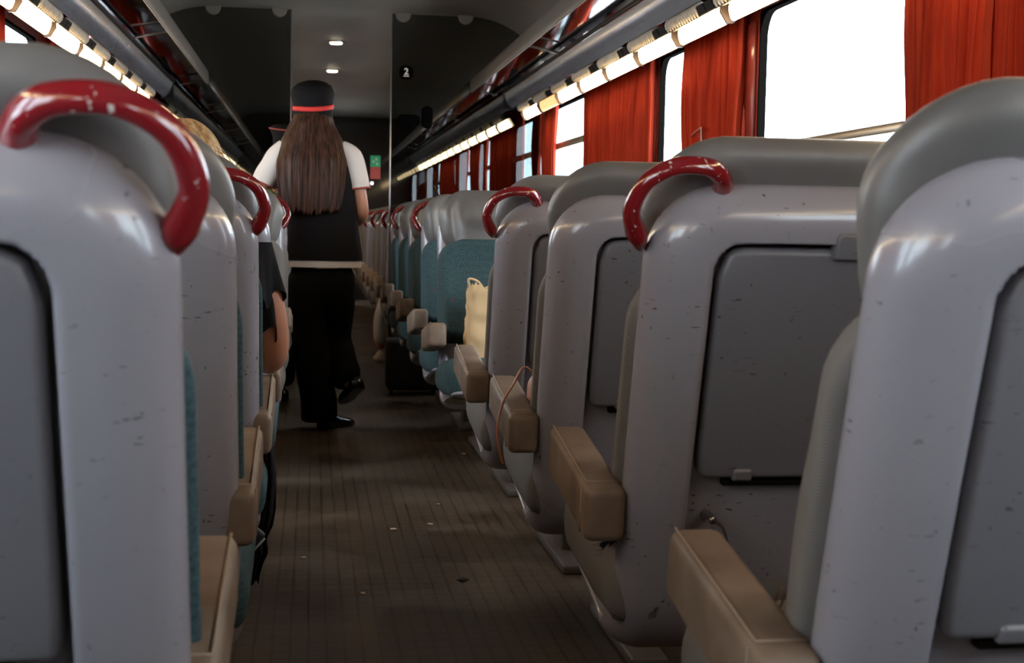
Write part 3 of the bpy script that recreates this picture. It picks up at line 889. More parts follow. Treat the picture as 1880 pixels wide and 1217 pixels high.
# downlights beyond the partition
for k, y in enumerate((11.1, 13.15, 15.2)):
    t = thing('downlight', ['small round ceiling downlight beyond the partition, higher one', 'small round ceiling downlight beyond the partition, just above the cap', 'small round ceiling downlight hidden behind the cap'][k], 'lamp', (CX - 0.01, y, CAMZ + 1.405), 'ceiling downlights')
    bm = bmesh.new(); bmesh.ops.create_cone(bm, cap_ends=True, segments=24, radius1=0.045, radius2=0.05, depth=0.012, matrix=Matrix.Translation((0, 0, -0.012)))
    link('bulb', bm, SPOT, t, smooth=False)
    bm = bmesh.new(); bmesh.ops.create_cone(bm, cap_ends=True, segments=24, radius1=0.065, radius2=0.07, depth=0.01, matrix=Matrix.Translation((0, 0, -0.004)))
    link('rim', bm, METAL, t, smooth=False)

# ---------------------------------------------------------------- curtains
def curtain(side, y0, y1, pleats, label, amp=0.018, tie=None, gather=None, z0=0.90, z1=None, x_in=0.034, seed=1):
    z1 = z1 or CAMZ + 0.90
    sx = 1 if side == 'R' else -1; xi = XR if side == 'R' else XL
    rng = random.Random(seed)
    nc = max(int(pleats * 10), 12); nrw = 30
    phs = [rng.uniform(-0.5, 0.5) for _ in range(int(pleats) + 3)]
    bm = bmesh.new(); G = []
    for side2 in (0, 1):
        g = []
        for i in range(nrw + 1):
            z = z0 + (z1 - z0) * i / nrw; row = []
            for j in range(nc + 1):
                u = j / nc
                ya, yb = y0, y1
                if gather:      # gather = (ycentre, z, width): waist of a tied curtain
                    k = math.exp(-((z - gather[1]) / 0.26) ** 2)
                    below = smst(gather[1], gather[1] - 0.3, z)
                    k = max(k, below * 0.5)
                    ya = ya + (gather[0] - gather[2] / 2 - ya) * k; yb = yb + (gather[0] + gather[2] / 2 - yb) * k
                p = u * pleats; ip = int(p)
                a = amp * (0.75 + 0.5 * phs[ip]); wv = math.sin(2 * PI * p + phs[ip] * 0.6) * a + 0.3 * amp * math.sin(2 * PI * p * 2.7 + 1)
                fl = 0.008 * math.sin(z * 9 + u * 5 + seed) * math.sin(u * 7 + seed)
                dep = x_in + wv + fl + (0.0 if side2 == 0 else -0.003)
                row.append(bm.verts.new((xi - sx * dep, ya + (yb - ya) * u + 0.35 * amp * math.cos(2 * PI * p), z)))
            g.append(row)
        G.append(g)
    for q, g in enumerate(G):
        for i in range(nrw):
            for j in range(nc): bm.faces.new((g[i][j], g[i][j + 1], g[i + 1][j + 1], g[i + 1][j]))
    for i in range(nrw):
        for j in (0, nc): bm.faces.new((G[0][i][j], G[0][i + 1][j], G[1][i + 1][j], G[1][i][j]))
    for j in range(nc):
        for i in (0, nrw): bm.faces.new((G[0][i][j], G[0][i][j + 1], G[1][i][j + 1], G[1][i][j]))
    bmesh.ops.recalc_face_normals(bm, faces=bm.faces[:])
    o = link('curtain', bm, CURT); tag(o, label, 'curtain', 'orange red window curtains')
    if tie:
        zt = gather[1]
        h = tube('tieback', [(xi - sx * 0.075, 5.34, zt + 0.012), (xi - sx * 0.088, 5.40, zt - 0.004), (xi - sx * 0.080, 5.47, zt - 0.012)], 0.006, REDTRIM, o)
        h2 = tube('cord', [(xi - sx * 0.082, 5.335, zt + 0.012), (xi - sx * 0.086, 5.315, zt - 0.02), (xi - sx * 0.078, 5.312, zt - 0.20)], 0.003, RAIL, o)
    return o
cur = [  # side, y0, y1, pleats
    ('R', 2.55, 3.075, 14, 'curtain at the right edge of the photo, finely pleated right part'),
    ('R', 3.052, 3.53, 7, 'curtain right of the big white window with a loose front edge'),
    ('R', 4.98, 5.80, 11, 'curtain tied back beside the big white window'),
    ('R', 6.34, 7.92, 26, 'wide pleated curtain left of the narrow white window'),
    ('R', 8.93, 9.44, 9, 'curtain just before the glass partition on the right'),
    ('R', 9.56, 9.86, 5, 'curtain just behind the glass partition on the right'),
    ('R', 10.32, 12.2, 22, 'wide darker curtain beyond the partition, behind the pale blue window'),
    ('R', 12.5, 13.7, 12, 'curtain between two narrow pale window slits beyond the partition'),
    ('R', 14.1, 17.0, 30, 'farthest curtain on the right, above the distant seats'),
    ('R', -1.9, -0.4, 20, 'unseen closed curtain behind the camera on the right, added to cut light'), ('R', 1.0, 2.4, 18, 'unseen curtain past the right edge of view, added to cut light'),  # both unseen, added to hold back daylight from the right
    ('L', -1.9, -0.4, 20, 'unseen closed curtain behind the camera on the left, added to cut light'), ('L', 1.2, 3.6, 30, 'unseen closed curtain beside the nearest left seats, added to cut light'),  # same on the left: unseen, added to darken the lower seat backs
    ('L', 4.35, 5.60, 20, 'curtain at the left edge of the photo, above the lamps and headrest'),
    ('L', 6.70, 7.75, 14, 'curtain right of the small left window'),
    ('L', 8.2, 9.3, 14, 'left curtain before the partition, mostly behind the lamps'),
    ('L', 9.7, 12.3, 26, 'left curtain beyond the partition, seen under the lamps'),
    ('L', 12.8, 17.0, 30, 'farthest curtain on the left side'),
]
for k, (sd, a, b, p, lb) in enumerate(cur):
    kw = {}
    if k == 2: kw = dict(tie=True, gather=(5.385, CAMZ + 0.385, 0.80), amp=0.024)
    if k == 0: kw = dict(amp=0.012)
    curtain(sd, a, b, p, lb, seed=k + 3, **{**dict(amp=0.021 if b - a < 1.2 else 0.019), **kw})
# loose cloth fold hanging over the tied curtain and rod

# ---------------------------------------------------------------- outside
bw = boxo('added_backdrop_wall', (6.0, 30.0, -1.0), (6.4, 120.0, 9.0), mat('added pale backdrop', (0.42, 0.50, 0.52, 1), 0.9), bev=0)  # invented backdrop, added so the sky looks less bright through the farther windows
tag(bw, 'added pale bluish backdrop outside that tones down the farther right windows', 'wall')

# ---------------------------------------------------------------- people
def skin_mesh(bm_out, joints, edges, root, levels=2):
    """joints: name -> (co, radius or (rx, ry)); grows one skinned surface and adds it to bm_out"""
    me = bpy.data.meshes.new('tmp'); b = bmesh.new(); lay = b.verts.layers.skin.verify()
    V = {}
    for k, (co, r) in joints.items():
        v = b.verts.new(co); V[k] = v
        v[lay].radius = r if isinstance(r, tuple) else (r, r)
        v[lay].use_root = (k == root)
    for a, c in edges: b.edges.new((V[a], V[c]))
    b.to_mesh(me); b.free()
    o = bpy.data.objects.new('tmp', me); C.objects.link(o)
    m1 = o.modifiers.new('skin', 'SKIN'); m1.use_smooth_shade = True
    m2 = o.modifiers.new('sub', 'SUBSURF'); m2.levels = levels; m2.render_levels = levels
    dg = bpy.context.evaluated_depsgraph_get(); dg.update()
    ev = bpy.data.meshes.new_from_object(o.evaluated_get(dg))
    bm_out.from_mesh(ev)
    bpy.data.objects.remove(o); bpy.data.meshes.remove(me); bpy.data.meshes.remove(ev)
def chain(J, E, base, pts, start=None):
    prev = start
    for i, (co, r) in enumerate(pts):
        k = '%s%d' % (base, i); J[k] = (Vector(co), r)
        if prev: E.append((prev, k))
        prev = k
    return prev
def hand(J, E, wrist, co, fwd, side, up, curl=0.5, s=1.0):
    """five fingers from a palm; fwd = finger direction, side = towards the thumb"""
    fwd = Vector(fwd).normalized(); side = Vector(side).normalized(); up = Vector(up).normalized(); co = Vector(co)
    J[wrist + 'p'] = (co + fwd * 0.045 * s, (0.017 * s, 0.030 * s)); E.append((wrist, wrist + 'p'))
    for i, (off, ln) in enumerate(((0.027, 0.066), (0.009, 0.074), (-0.009, 0.069), (-0.026, 0.055))):
        b = co + fwd * 0.082 * s + side * off * s
        J['%sf%da' % (wrist, i)] = (b, 0.0095 * s); E.append((wrist + 'p', '%sf%da' % (wrist, i)))
        c = b + (fwd * math.cos(curl) + up * -math.sin(curl)) * ln * 0.5 * s
        J['%sf%db' % (wrist, i)] = (c, 0.0085 * s); E.append(('%sf%da' % (wrist, i), '%sf%db' % (wrist, i)))
        d = c + (fwd * math.cos(curl * 2.2) + up * -math.sin(curl * 2.2)) * ln * 0.5 * s
        J['%sf%dc' % (wrist, i)] = (d, 0.007 * s); E.append(('%sf%db' % (wrist, i), '%sf%dc' % (wrist, i)))
    t1 = co + fwd * 0.03 * s + side * 0.036 * s; t2 = t1 + (fwd * 0.7 + side * 0.6) * 0.035 * s
    J[wrist + 't1'] = (t1, 0.011 * s); J[wrist + 't2'] = (t2, 0.009 * s)
    E.append((wrist + 'p', wrist + 't1')); E.append((wrist + 't1', wrist + 't2'))
def head_bm(bm, c, face=Vector((0, 1, 0)), s=1.0):
    """head centred on c, facing the unit vector face (horizontal)"""
    f = face.normalized(); sd = f.cross(Vector((0, 0, 1)))
    r = bmesh.ops.create_uvsphere(bm, u_segments=32, v_segments=24, radius=1.0)
    for v in r['verts']:
        x, y, z = v.co     # y forward
        w = 0.076; d = 0.098; h = 0.122
        taper = 1 - 0.22 * smst(0.0, -1.0, z)
        X = x * w * taper; Y = y * d * (1 - 0.10 * smst(0, -1, z)); Z = z * h
        if y > 0.3:
            nose = math.exp(-((X / 0.013) ** 2 + ((Z + 0.018) / 0.024) ** 2)) * 0.022
            brow = math.exp(-((Z - 0.022) / 0.010) ** 2) * 0.004
            eye = sum(math.exp(-(((X - e) / 0.014) ** 2 + ((Z - 0.004) / 0.010) ** 2)) for e in (-0.03, 0.03)) * -0.008
            lip = math.exp(-((X / 0.024) ** 2 + ((Z + 0.060) / 0.007) ** 2)) * 0.006
            chin = math.exp(-((X / 0.025) ** 2 + ((Z + 0.098) / 0.02) ** 2)) * 0.008
            Y += nose + brow + eye + lip + chin
        ear = math.exp(-(((Y) / 0.014) ** 2 + ((Z + 0.01) / 0.028) ** 2)) * 0.014 * (1 if abs(x) > 0.6 else 0)
        X += math.copysign(ear, x)
        v.co = c + (sd * X + f * Y + Vector((0, 0, Z))) * s
    return r
def eyes(parent, c, f, s=1.0):
    f = f.normalized(); sd = f.cross(Vector((0, 0, 1)))
    for e in (-0.03, 0.03):
        bm = bmesh.new(); bmesh.ops.create_uvsphere(bm, u_segments=12, v_segments=8, radius=0.010 * s, matrix=Matrix.Translation(c + (sd * e + f * 0.083 + Vector((0, 0, 0.004))) * s))
        link('eye', bm, WHITE, parent)
def loft(bm, rings, n=32, p=2.3, wob=None, cap=False):
    """rings: (centre, half width x, half depth y); superellipse sections"""
    R_ = []
    for i, (c, a, b) in enumerate(rings):
        row = []
        for k in range(n):
            t = 2 * PI * k / n
            cx_, sy_ = math.cos(t), math.sin(t)
            x = math.copysign(abs(cx_) ** (2 / p), cx_) * a; y = math.copysign(abs(sy_) ** (2 / p), sy_) * b
            q = 1 + (wob(i, t) if wob else 0)
            row.append(bm.verts.new(Vector(c) + Vector((x * q, y * q, 0))))
        R_.append(row)
    for r0, r1 in zip(R_, R_[1:]):
        for k in range(n): bm.faces.new((r0[k], r0[(k + 1) % n], r1[(k + 1) % n], r1[k]))
    if cap: bm.faces.new(list(reversed(R_[0]))); bm.faces.new(R_[-1])
    return R_
def shoe(bm, heel, toe, lift=0.0, w=0.042):
    heel = Vector(heel); toe = Vector(toe); d = toe - heel; L = d.length; u = d.normalized()
    side = Vector((0, 0, 1)).cross(u).normalized(); up = u.cross(side) * 1.0
    prof_ = [(-0.02, 0.028, 0.055), (0.05, 0.036, 0.075), (0.25, 0.036, 0.085), (0.45, 0.038, 0.06), (0.7, 0.045, 0.045), (0.9, 0.038, 0.034), (1.02, 0.016, 0.02)]
    rings = []
    for f, ww, hh in prof_:
        row = []
        for k in range(14):
            t = 2 * PI * k / 14; z = math.sin(t)
            zz = hh * 0.5 * (1 + z) if z > -0.3 else 0.0
            row.append(bm.verts.new(heel + u * f * L + side * math.cos(t) * ww * (1.05 if z < 0 else 1 - 0.25 * z) + up * zz))
        rings.append(row)
    for r0, r1 in zip(rings, rings[1:]):
        for k in range(14): bm.faces.new((r0[k], r0[(k + 1) % 14], r1[(k + 1) % 14], r1[k]))
    bm.faces.new(list(reversed(rings[0]))); bm.faces.new(rings[-1])
    bmesh.ops.recalc_face_normals(bm, faces=bm.faces[:])

# --- attendant walking away
WY = 7.02
wp = thing('person', 'attendant walking away, long brown hair, black cap with red band, black vest', 'person', (0.05, WY, 0))
def W(x, y, z): return Vector((x - 0.05, y, z))
J, E = {}, []
chain(J, E, 's', [(W(0.055, 0.0, 0.90), (0.15, 0.10)), (W(0.055, 0.0, 1.02), (0.125, 0.085)), (W(0.05, 0, 1.18), (0.135, 0.09)), (W(0.03, 0, 1.33), (0.135, 0.08)), (W(0.01, 0, 1.42), 0.055), (W(0.005, 0.005, 1.48), 0.048), (W(0.005, 0.01, 1.54), 0.05)])
chain(J, E, 'ra', [(W(0.180, 0, 1.355), 0.042), (W(0.222, -0.005, 1.22), 0.044), (W(0.250, -0.01, 1.085), 0.038), (W(0.235, 0.11, 1.05), 0.034), (W(0.17, 0.22, 1.07), 0.026)], 's3')
hand(J, E, 'ra4', W(0.17, 0.22, 1.07), (-0.5, 0.8, 0.1), (0.1, 0.2, 1), (-0.8, -0.5, 0), 0.5)
chain(J, E, 'la', [(W(-0.155, 0, 1.355), 0.052), (W(-0.225, 0.01, 1.25), 0.044), (W(-0.268, 0.03, 1.165), 0.038), (W(-0.235, 0.09, 1.155), 0.032), (W(-0.205, 0.13, 1.165), 0.025)], 's3')
hand(J, E, 'la4', W(-0.205, 0.12, 1.165), (0.55, 0.5, 0.1), (-0.3, 0, 1), (0.5, -0.6, 0), 0.7)
chain(J, E, 'rl', [(W(0.135, 0.02, 0.68), 0.06), (W(0.125, 0.12, 0.46), 0.045), (W(0.165, 0.05, 0.30), 0.034), (W(0.195, -0.02, 0.215), 0.03)], 's0')
chain(J, E, 'll', [(W(-0.025, 0.0, 0.68), 0.06), (W(-0.005, 0.02, 0.44), 0.045), (W(0.03, 0.03, 0.22), 0.036), (W(0.060, 0.02, 0.07), 0.032)], 's0')
bm = bmesh.new(); skin_mesh(bm, J, E, 's0'); hc = W(0.005, 0.02, 1.570); head_bm(bm, hc)
link('body', bm, SKIN, wp); eyes(wp, hc, Vector((0, 1, 0)))
# trousers: one skinned garment
J, E = {}, []
J['c'] = (W(0.057, 0.0, 0.80), (0.165, 0.115)); J['c1'] = (W(0.057, 0.0, 0.87), (0.178, 0.118)); E.append(('c', 'c1'))
chain(J, E, 'l', [(W(-0.025, 0.0, 0.66), (0.105, 0.11)), (W(-0.005, 0.02, 0.44), (0.098, 0.095)), (W(0.03, 0.03, 0.22), (0.100, 0.095)), (W(0.048, 0.02, 0.06), (0.105, 0.10)), (W(0.050, 0.02, 0.03), (0.105, 0.10))], 'c')
chain(J, E, 'r', [(W(0.135, 0.02, 0.66), (0.100, 0.10)), (W(0.125, 0.12, 0.46), (0.085, 0.085)), (W(0.160, 0.05, 0.30), (0.085, 0.085)), (W(0.190, -0.02, 0.215), (0.080, 0.080))], 'c')
bm = bmesh.new(); skin_mesh(bm, J, E, 'c')
for v in bm.verts:
    nn = noise.noise(v.co * 9) * 0.010 + noise.noise(Vector((v.co.x * 25, v.co.y * 25, v.co.z * 4))) * 0.006
    v.co += v.normal * nn
link('trousers', bm, BLACKT, wp)
bm = bmesh.new(); shoe(bm, W(0.055, 0.0, 0.004), W(0.215, 0.16, 0.004)); link('shoe', bm, SHOE, wp)
bm = bmesh.new(); shoe(bm, W(0.245, -0.06, 0.215), W(0.165, 0.10, 0.115)); link('shoe', bm, SHOE, wp)
# shirt with sleeves and hem
J, E = {}, []
bm = bmesh.new()
wobf = lambda i, t: 0.012 * math.sin(3 * t + i) + 0.008 * math.sin(7 * t)
loft(bm, [(W(0.057, 0, 0.815), 0.193, 0.132), (W(0.057, 0, 0.84), 0.191, 0.131), (W(0.057, 0, 0.90), 0.182, 0.125)], wob=wobf)
def sleeve(bm, pts):
    p = smooth_path([q[0] for q in pts], 5); r = lerp_list([q[1] for q in pts], len(p))
    add_tube(bm, p, r, 20, cap=False)
link('shirt', bm, WHITE, wp); bm = bmesh.new()
sleeve(bm, [(W(0.13, 0, 1.395), (0.045, 0.05)), (W(0.185, 0, 1.355), (0.055, 0.064)), (W(0.212, -0.005, 1.27), (0.056, 0.062)), (W(0.226, -0.01, 1.205), (0.060, 0.060))])
link('sleeve', bm, WHITE, wp); bm = bmesh.new()
sleeve(bm, [(W(-0.12, 0, 1.40), (0.045, 0.05)), (W(-0.155, 0, 1.360), (0.055, 0.062)), (W(-0.205, 0.005, 1.285), (0.058, 0.062)), (W(-0.235, 0.01, 1.225), (0.062, 0.060))])
for v in bm.verts: v.co += Vector((1, 0, 0)) * noise.noise(v.co * 14) * 0.006
link('sleeve', bm, WHITE, wp)
for c_, ax in ((W(0.226, -0.01, 1.203), Vector((0.16, -0.05, -1))), (W(-0.235, 0.01, 1.223), Vector((-0.45, 0.05, -1)))):
    bm = bmesh.new(); ax = ax.normalized(); u = ax.cross(Vector((0, 1, 0))).normalized(); v_ = ax.cross(u)
    add_tube(bm, [c_ + u * 0.061 * math.cos(t) + v_ * 0.060 * math.sin(t) for t in [k * 2 * PI / 28 for k in range(29)]], 0.0045, 8, cap=False)
    link('sleeve_trim', bm, REDTRIM, wp)
# vest
bm = bmesh.new()
loft(bm, [(W(0.057, 0, 0.848), 0.197, 0.136), (W(0.057, 0, 0.90), 0.190, 0.130), (W(0.055, 0, 1.0), 0.178, 0.122), (W(0.052, 0, 1.10), 0.176, 0.118), (W(0.040, 0, 1.22), 0.176, 0.115), (W(0.022, 0, 1.31), 0.172, 0.108), (W(0.012, 0, 1.375), 0.160, 0.092), (W(0.008, 0, 1.41), 0.125, 0.075), (W(0.006, 0.0, 1.435), 0.07, 0.06)], wob=lambda i, t: 0.01 * math.sin(4 * t + i * 1.3) + 0.006 * math.sin(9 * t))
link('vest', bm, BLACK, wp)
# hair: long sheet of strands over the back
def long_hair(parent, prof_, m, z_top, seed=3, ncol=150, nrow=34, back=-1, Wf=None):
    """prof_: list of (z, xmin, xmax, yback, wrap)"""
    rng = random.Random(seed); bm = bmesh.new()
    endz = [prof_[-1][0] + rng.uniform(-0.012, 0.035) + 0.05 * abs(j / ncol - 0.45) ** 1.3 for j in range(ncol + 1)]
    endz = [sum(endz[max(j - 1, 0):j + 2]) / len(endz[max(j - 1, 0):j + 2]) for j in range(ncol + 1)]
    gr = [0.004 * noise.noise(Vector((j * 0.31, seed, 0))) + 0.005 * noise.noise(Vector((j * 0.11, seed, 5))) + rng.uniform(-0.0012, 0.0012) for j in range(ncol + 1)]
    lay = []
    for side in (0, 1):
        rows_ = []
        for i in range(nrow + 1):
            row = []
            for j in range(ncol + 1):
                z = prof_[0][0] + (endz[j] - prof_[0][0]) * i / nrow
                k = 0
                while k < len(prof_) - 2 and z < prof_[k + 1][0]: k += 1
                a, b = prof_[k], prof_[k + 1]; f = min(max((a[0] - z) / (a[0] - b[0]), 0), 1.2)
                x0, x1, yb, wr = [a[q] + (b[q] - a[q]) * f for q in (1, 2, 3, 4)]
                u = j / ncol; c_ = (u - 0.5) * 2
                th = c_ * PI / 2 * 1.0
                x = (x0 + x1) / 2 + (x1 - x0) / 2 * math.sin(th); y = yb + wr * (1 - math.cos(th))
                y += gr[j] * (0.3 + i / nrow) + (0.012 if side else 0)
                x += 0.004 * noise.noise(Vector((j * 0.05, z * 6, seed)))
                row.append(bm.verts.new(Wf(x, y, z)))
            rows_.append(row)
        lay.append(rows_)
    for rows_ in lay:
        for i in range(nrow):
            for j in range(ncol): bm.faces.new((rows_[i][j], rows_[i][j + 1], rows_[i + 1][j + 1], rows_[i + 1][j]))
    for i in range(nrow):
        for j in (0, ncol): bm.faces.new((lay[0][i][j], lay[0][i + 1][j], lay[1][i + 1][j], lay[1][i][j]))
    for j in range(ncol):
        for i in (0, nrow): bm.faces.new((lay[0][i][j], lay[0][i][j + 1], lay[1][i][j + 1], lay[1][i][j]))
    bmesh.ops.recalc_face_normals(bm, faces=bm.faces[:])
    return link('hair', bm, m, parent)
long_hair(wp, [(1.578, -0.080, 0.090, -0.088, 0.10), (1.55, -0.096, 0.104, -0.098, 0.13), (1.52, -0.112, 0.112, -0.108, 0.15), (1.44, -0.150, 0.150, -0.120, 0.13), (1.34, -0.176, 0.172, -0.140, 0.10), (1.22, -0.170, 0.165, -0.150, 0.06), (1.12, -0.155, 0.148, -0.150, 0.04), (1.065, -0.145, 0.13, -0.150, 0.03)], HAIRB, 1.66, Wf=W)
# cap
def cap(parent, c, tilt, r=0.097, band=REDCLOTH, kepi=False, bandh=(0.002, 0.024)):
    M = Matrix.Translation(c) @ Matrix.Rotation(tilt, 4, 'Y') @ Matrix.Rotation(math.radians(6), 4, 'X')
    bm = bmesh.new()
    if not kepi:
        pr = [(r * 0.97, -0.042), (r, 0.0), (r * 1.0, 0.03), (r * 1.07, 0.055), (r * 1.10, 0.085), (r * 1.0, 0.112), (r * 0.72, 0.132), (r * 0.35, 0.142), (0.001, 0.145)]
    else:
        pr = [(r * 0.90, -0.05), (r * 0.93, 0.0), (r * 1.08, 0.035), (r * 1.10, 0.055), (r * 0.9, 0.07), (r * 0.4, 0.075), (0.001, 0.075)]
    n = 36; R_ = []
    for a, z in pr:
        R_.append([bm.verts.new(M @ Vector((a * math.cos(t) * (1 + 0.02 * math.sin(3 * t + z * 20)), a * 1.12 * math.sin(t), z + 0.004 * math.sin(2 * t + 1)))) for t in [2 * PI * k / n for k in range(n)]])
    for r0, r1 in zip(R_, R_[1:]):
        for k in range(n): bm.faces.new((r0[k], r0[(k + 1) % n], r1[(k + 1) % n], r1[k]))
    o = link('cap', bm, BLACK, parent)
    bm = bmesh.new()
    zs = bandh if not kepi else (0.046, 0.053)
    rr = r * 1.015 if not kepi else r * 1.13
    A = []
    for a, z in ((rr, zs[0]), (rr + 0.003, zs[0]), (rr + 0.003, zs[1]), (rr, zs[1])):
        A.append([bm.verts.new(M @ Vector((a * math.cos(t), a * 1.12 * math.sin(t), z + 0.004 * math.sin(2 * t + 1)))) for t in [2 * PI * k / n for k in range(n)]])
    for q in range(4):
        for k in range(n): bm.faces.new((A[q][k], A[q][(k + 1) % n], A[(q + 1) % 4][(k + 1) % n], A[(q + 1) % 4][k]))
    bmesh.ops.recalc_face_normals(bm, faces=bm.faces[:]); link('cap_band', bm, band, o)
    # peak to the front
    bm = bmesh.new(); slab_bm(bm, 0.15, 0.055, (0.02, 0.05), lambda x, s, nn: M @ Vector((x - 0.075, r * 1.02 + s - 0.02 * ((x - 0.075) / 0.075) ** 2, -0.005 - s * 0.4 + nn)), lambda x, s, d: 0.003, lambda x, s, d: -0.003, er=0.01, inner=(6, 4))
    bmesh.ops.recalc_face_normals(bm, faces=bm.faces[:]); link('cap_peak', bm, BLACK, o)
cap(wp, W(0.005, 0.015, 1.585), math.radians(-5))
# yellow-green roll in her left hand
gr = thing('ticket_roll', "yellow-green roll with a pale tip in the attendant's left hand", 'roll', (-0.203, WY + 0.03, 1.172))
bm = bmesh.new(); bmesh.ops.create_cone(bm, cap_ends=True, segments=24, radius1=0.031, radius2=0.031, depth=0.034, matrix=Matrix.Rotation(math.radians(70), 4, 'Y'))
bmesh.ops.bevel(bm, geom=[e for e in bm.edges if e.calc_face_angle(0) > 1], offset=0.006, segments=3, affect='EDGES')
link('roll', bm, GREENY, gr); tube('tip', [(0.01, 0, 0.0), (0.045, -0.004, 0.012)], 0.005, mat('pale plastic', (0.7, 0.66, 0.5, 1), 0.5), gr, 8, 0)

# --- second attendant ahead, mostly hidden
MY = 8.15
mp = thing('person', 'second attendant farther ahead in a dark cap with thin red line, mostly hidden', 'person', (-0.13, MY, 0))
def M_(x, y, z): return Vector((x, y, z))
J, E = {}, []
chain(J, E, 's', [(M_(0.03, 0, 0.86), (0.14, 0.10)), (M_(0.03, 0, 1.0), (0.12, 0.09)), (M_(0.02, 0, 1.20), (0.14, 0.09)), (M_(0.0, 0, 1.29), 0.06), (M_(0, 0.01, 1.40), 0.05)])
chain(J, E, 'ra', [(M_(0.19, 0, 1.22), 0.05), (M_(0.22, 0.03, 0.98), 0.042), (M_(0.21, 0.18, 0.90), 0.03)], 's2')
hand(J, E, 'ra2', M_(0.21, 0.18, 0.90), (-0.2, 1, 0), (0, 0, 1), (-1, 0, 0), 0.4)
chain(J, E, 'la', [(M_(-0.15, 0, 1.22), 0.05), (M_(-0.16, 0.05, 0.98), 0.042), (M_(-0.12, 0.2, 0.92), 0.03)], 's2')
hand(J, E, 'la2', M_(-0.12, 0.2, 0.92), (0.2, 1, 0), (0, 0, 1), (1, 0, 0), 0.4)
chain(J, E, 'rl', [(M_(0.12, 0.0, 0.75), 0.08), (M_(0.13, 0.05, 0.45), 0.055), (M_(0.13, 0.0, 0.1), 0.036)], 's0')
chain(J, E, 'll', [(M_(-0.02, 0.0, 0.75), 0.08), (M_(-0.02, 0.02, 0.45), 0.055), (M_(-0.02, 0.05, 0.1), 0.036)], 's0')
bm = bmesh.new(); skin_mesh(bm, J, E, 's0'); hc = M_(0.0, 0.02, 1.455); head_bm(bm, hc, s=0.97)
link('body', bm, SKIN, mp); eyes(mp, hc, Vector((0, 1, 0)))
bm = bmesh.new(); loft(bm, [(M_(0.03, 0, 0.74), 0.17, 0.13), (M_(0.03, 0, 0.9), 0.165, 0.12), (M_(0.03, 0, 1.05), 0.155, 0.115), (M_(0.02, 0, 1.18), 0.17, 0.115), (M_(0.01, 0, 1.26), 0.16, 0.10), (M_(0.005, 0, 1.315), 0.08, 0.07)])
sleeve(bm, [(M_(0.13, 0, 1.265), 0.05), (M_(0.185, 0, 1.22), 0.062), (M_(0.22, 0.03, 0.98), 0.055), (M_(0.212, 0.16, 0.91), 0.045)])
sleeve(bm, [(M_(-0.11, 0, 1.265), 0.05), (M_(-0.15, 0, 1.22), 0.062), (M_(-0.16, 0.05, 0.98), 0.055), (M_(-0.125, 0.18, 0.925), 0.045)])
link('jacket', bm, BLACK, mp)
J, E = {}, []
J['c'] = (M_(0.05, 0, 0.76), (0.15, 0.11)); J['c1'] = (M_(0.04, 0, 0.83), (0.15, 0.11)); E.append(('c', 'c1'))
chain(J, E, 'l', [(M_(-0.025, 0.0, 0.6), 0.09), (M_(-0.025, 0.02, 0.3), 0.075), (M_(-0.025, 0.05, 0.07), 0.075)], 'c')
chain(J, E, 'r', [(M_(0.125, 0.0, 0.6), 0.09), (M_(0.13, 0.02, 0.3), 0.075), (M_(0.13, 0.0, 0.07), 0.075)], 'c')
bm = bmesh.new(); skin_mesh(bm, J, E, 'c'); link('trousers', bm, BLACKT, mp)
bm = bmesh.new(); shoe(bm, M_(-0.025, 0.0, 0.003), M_(-0.07, 0.26, 0.003)); link('shoe', bm, SHOE, mp)
bm = bmesh.new(); shoe(bm, M_(0.13, -0.05, 0.003), M_(0.16, 0.21, 0.003)); link('shoe', bm, SHOE, mp)
cap(mp, M_(0.0, 0.01, 1.515), 0, r=0.10, band=REDTRIM, kepi=True)
long_hair(mp, [(1.50, -0.08, 0.08, -0.085, 0.08), (1.42, -0.082, 0.082, -0.088, 0.08), (1.39, -0.07, 0.07, -0.08, 0.07)], HAIRD, 1.5, ncol=40, nrow=6, Wf=M_)

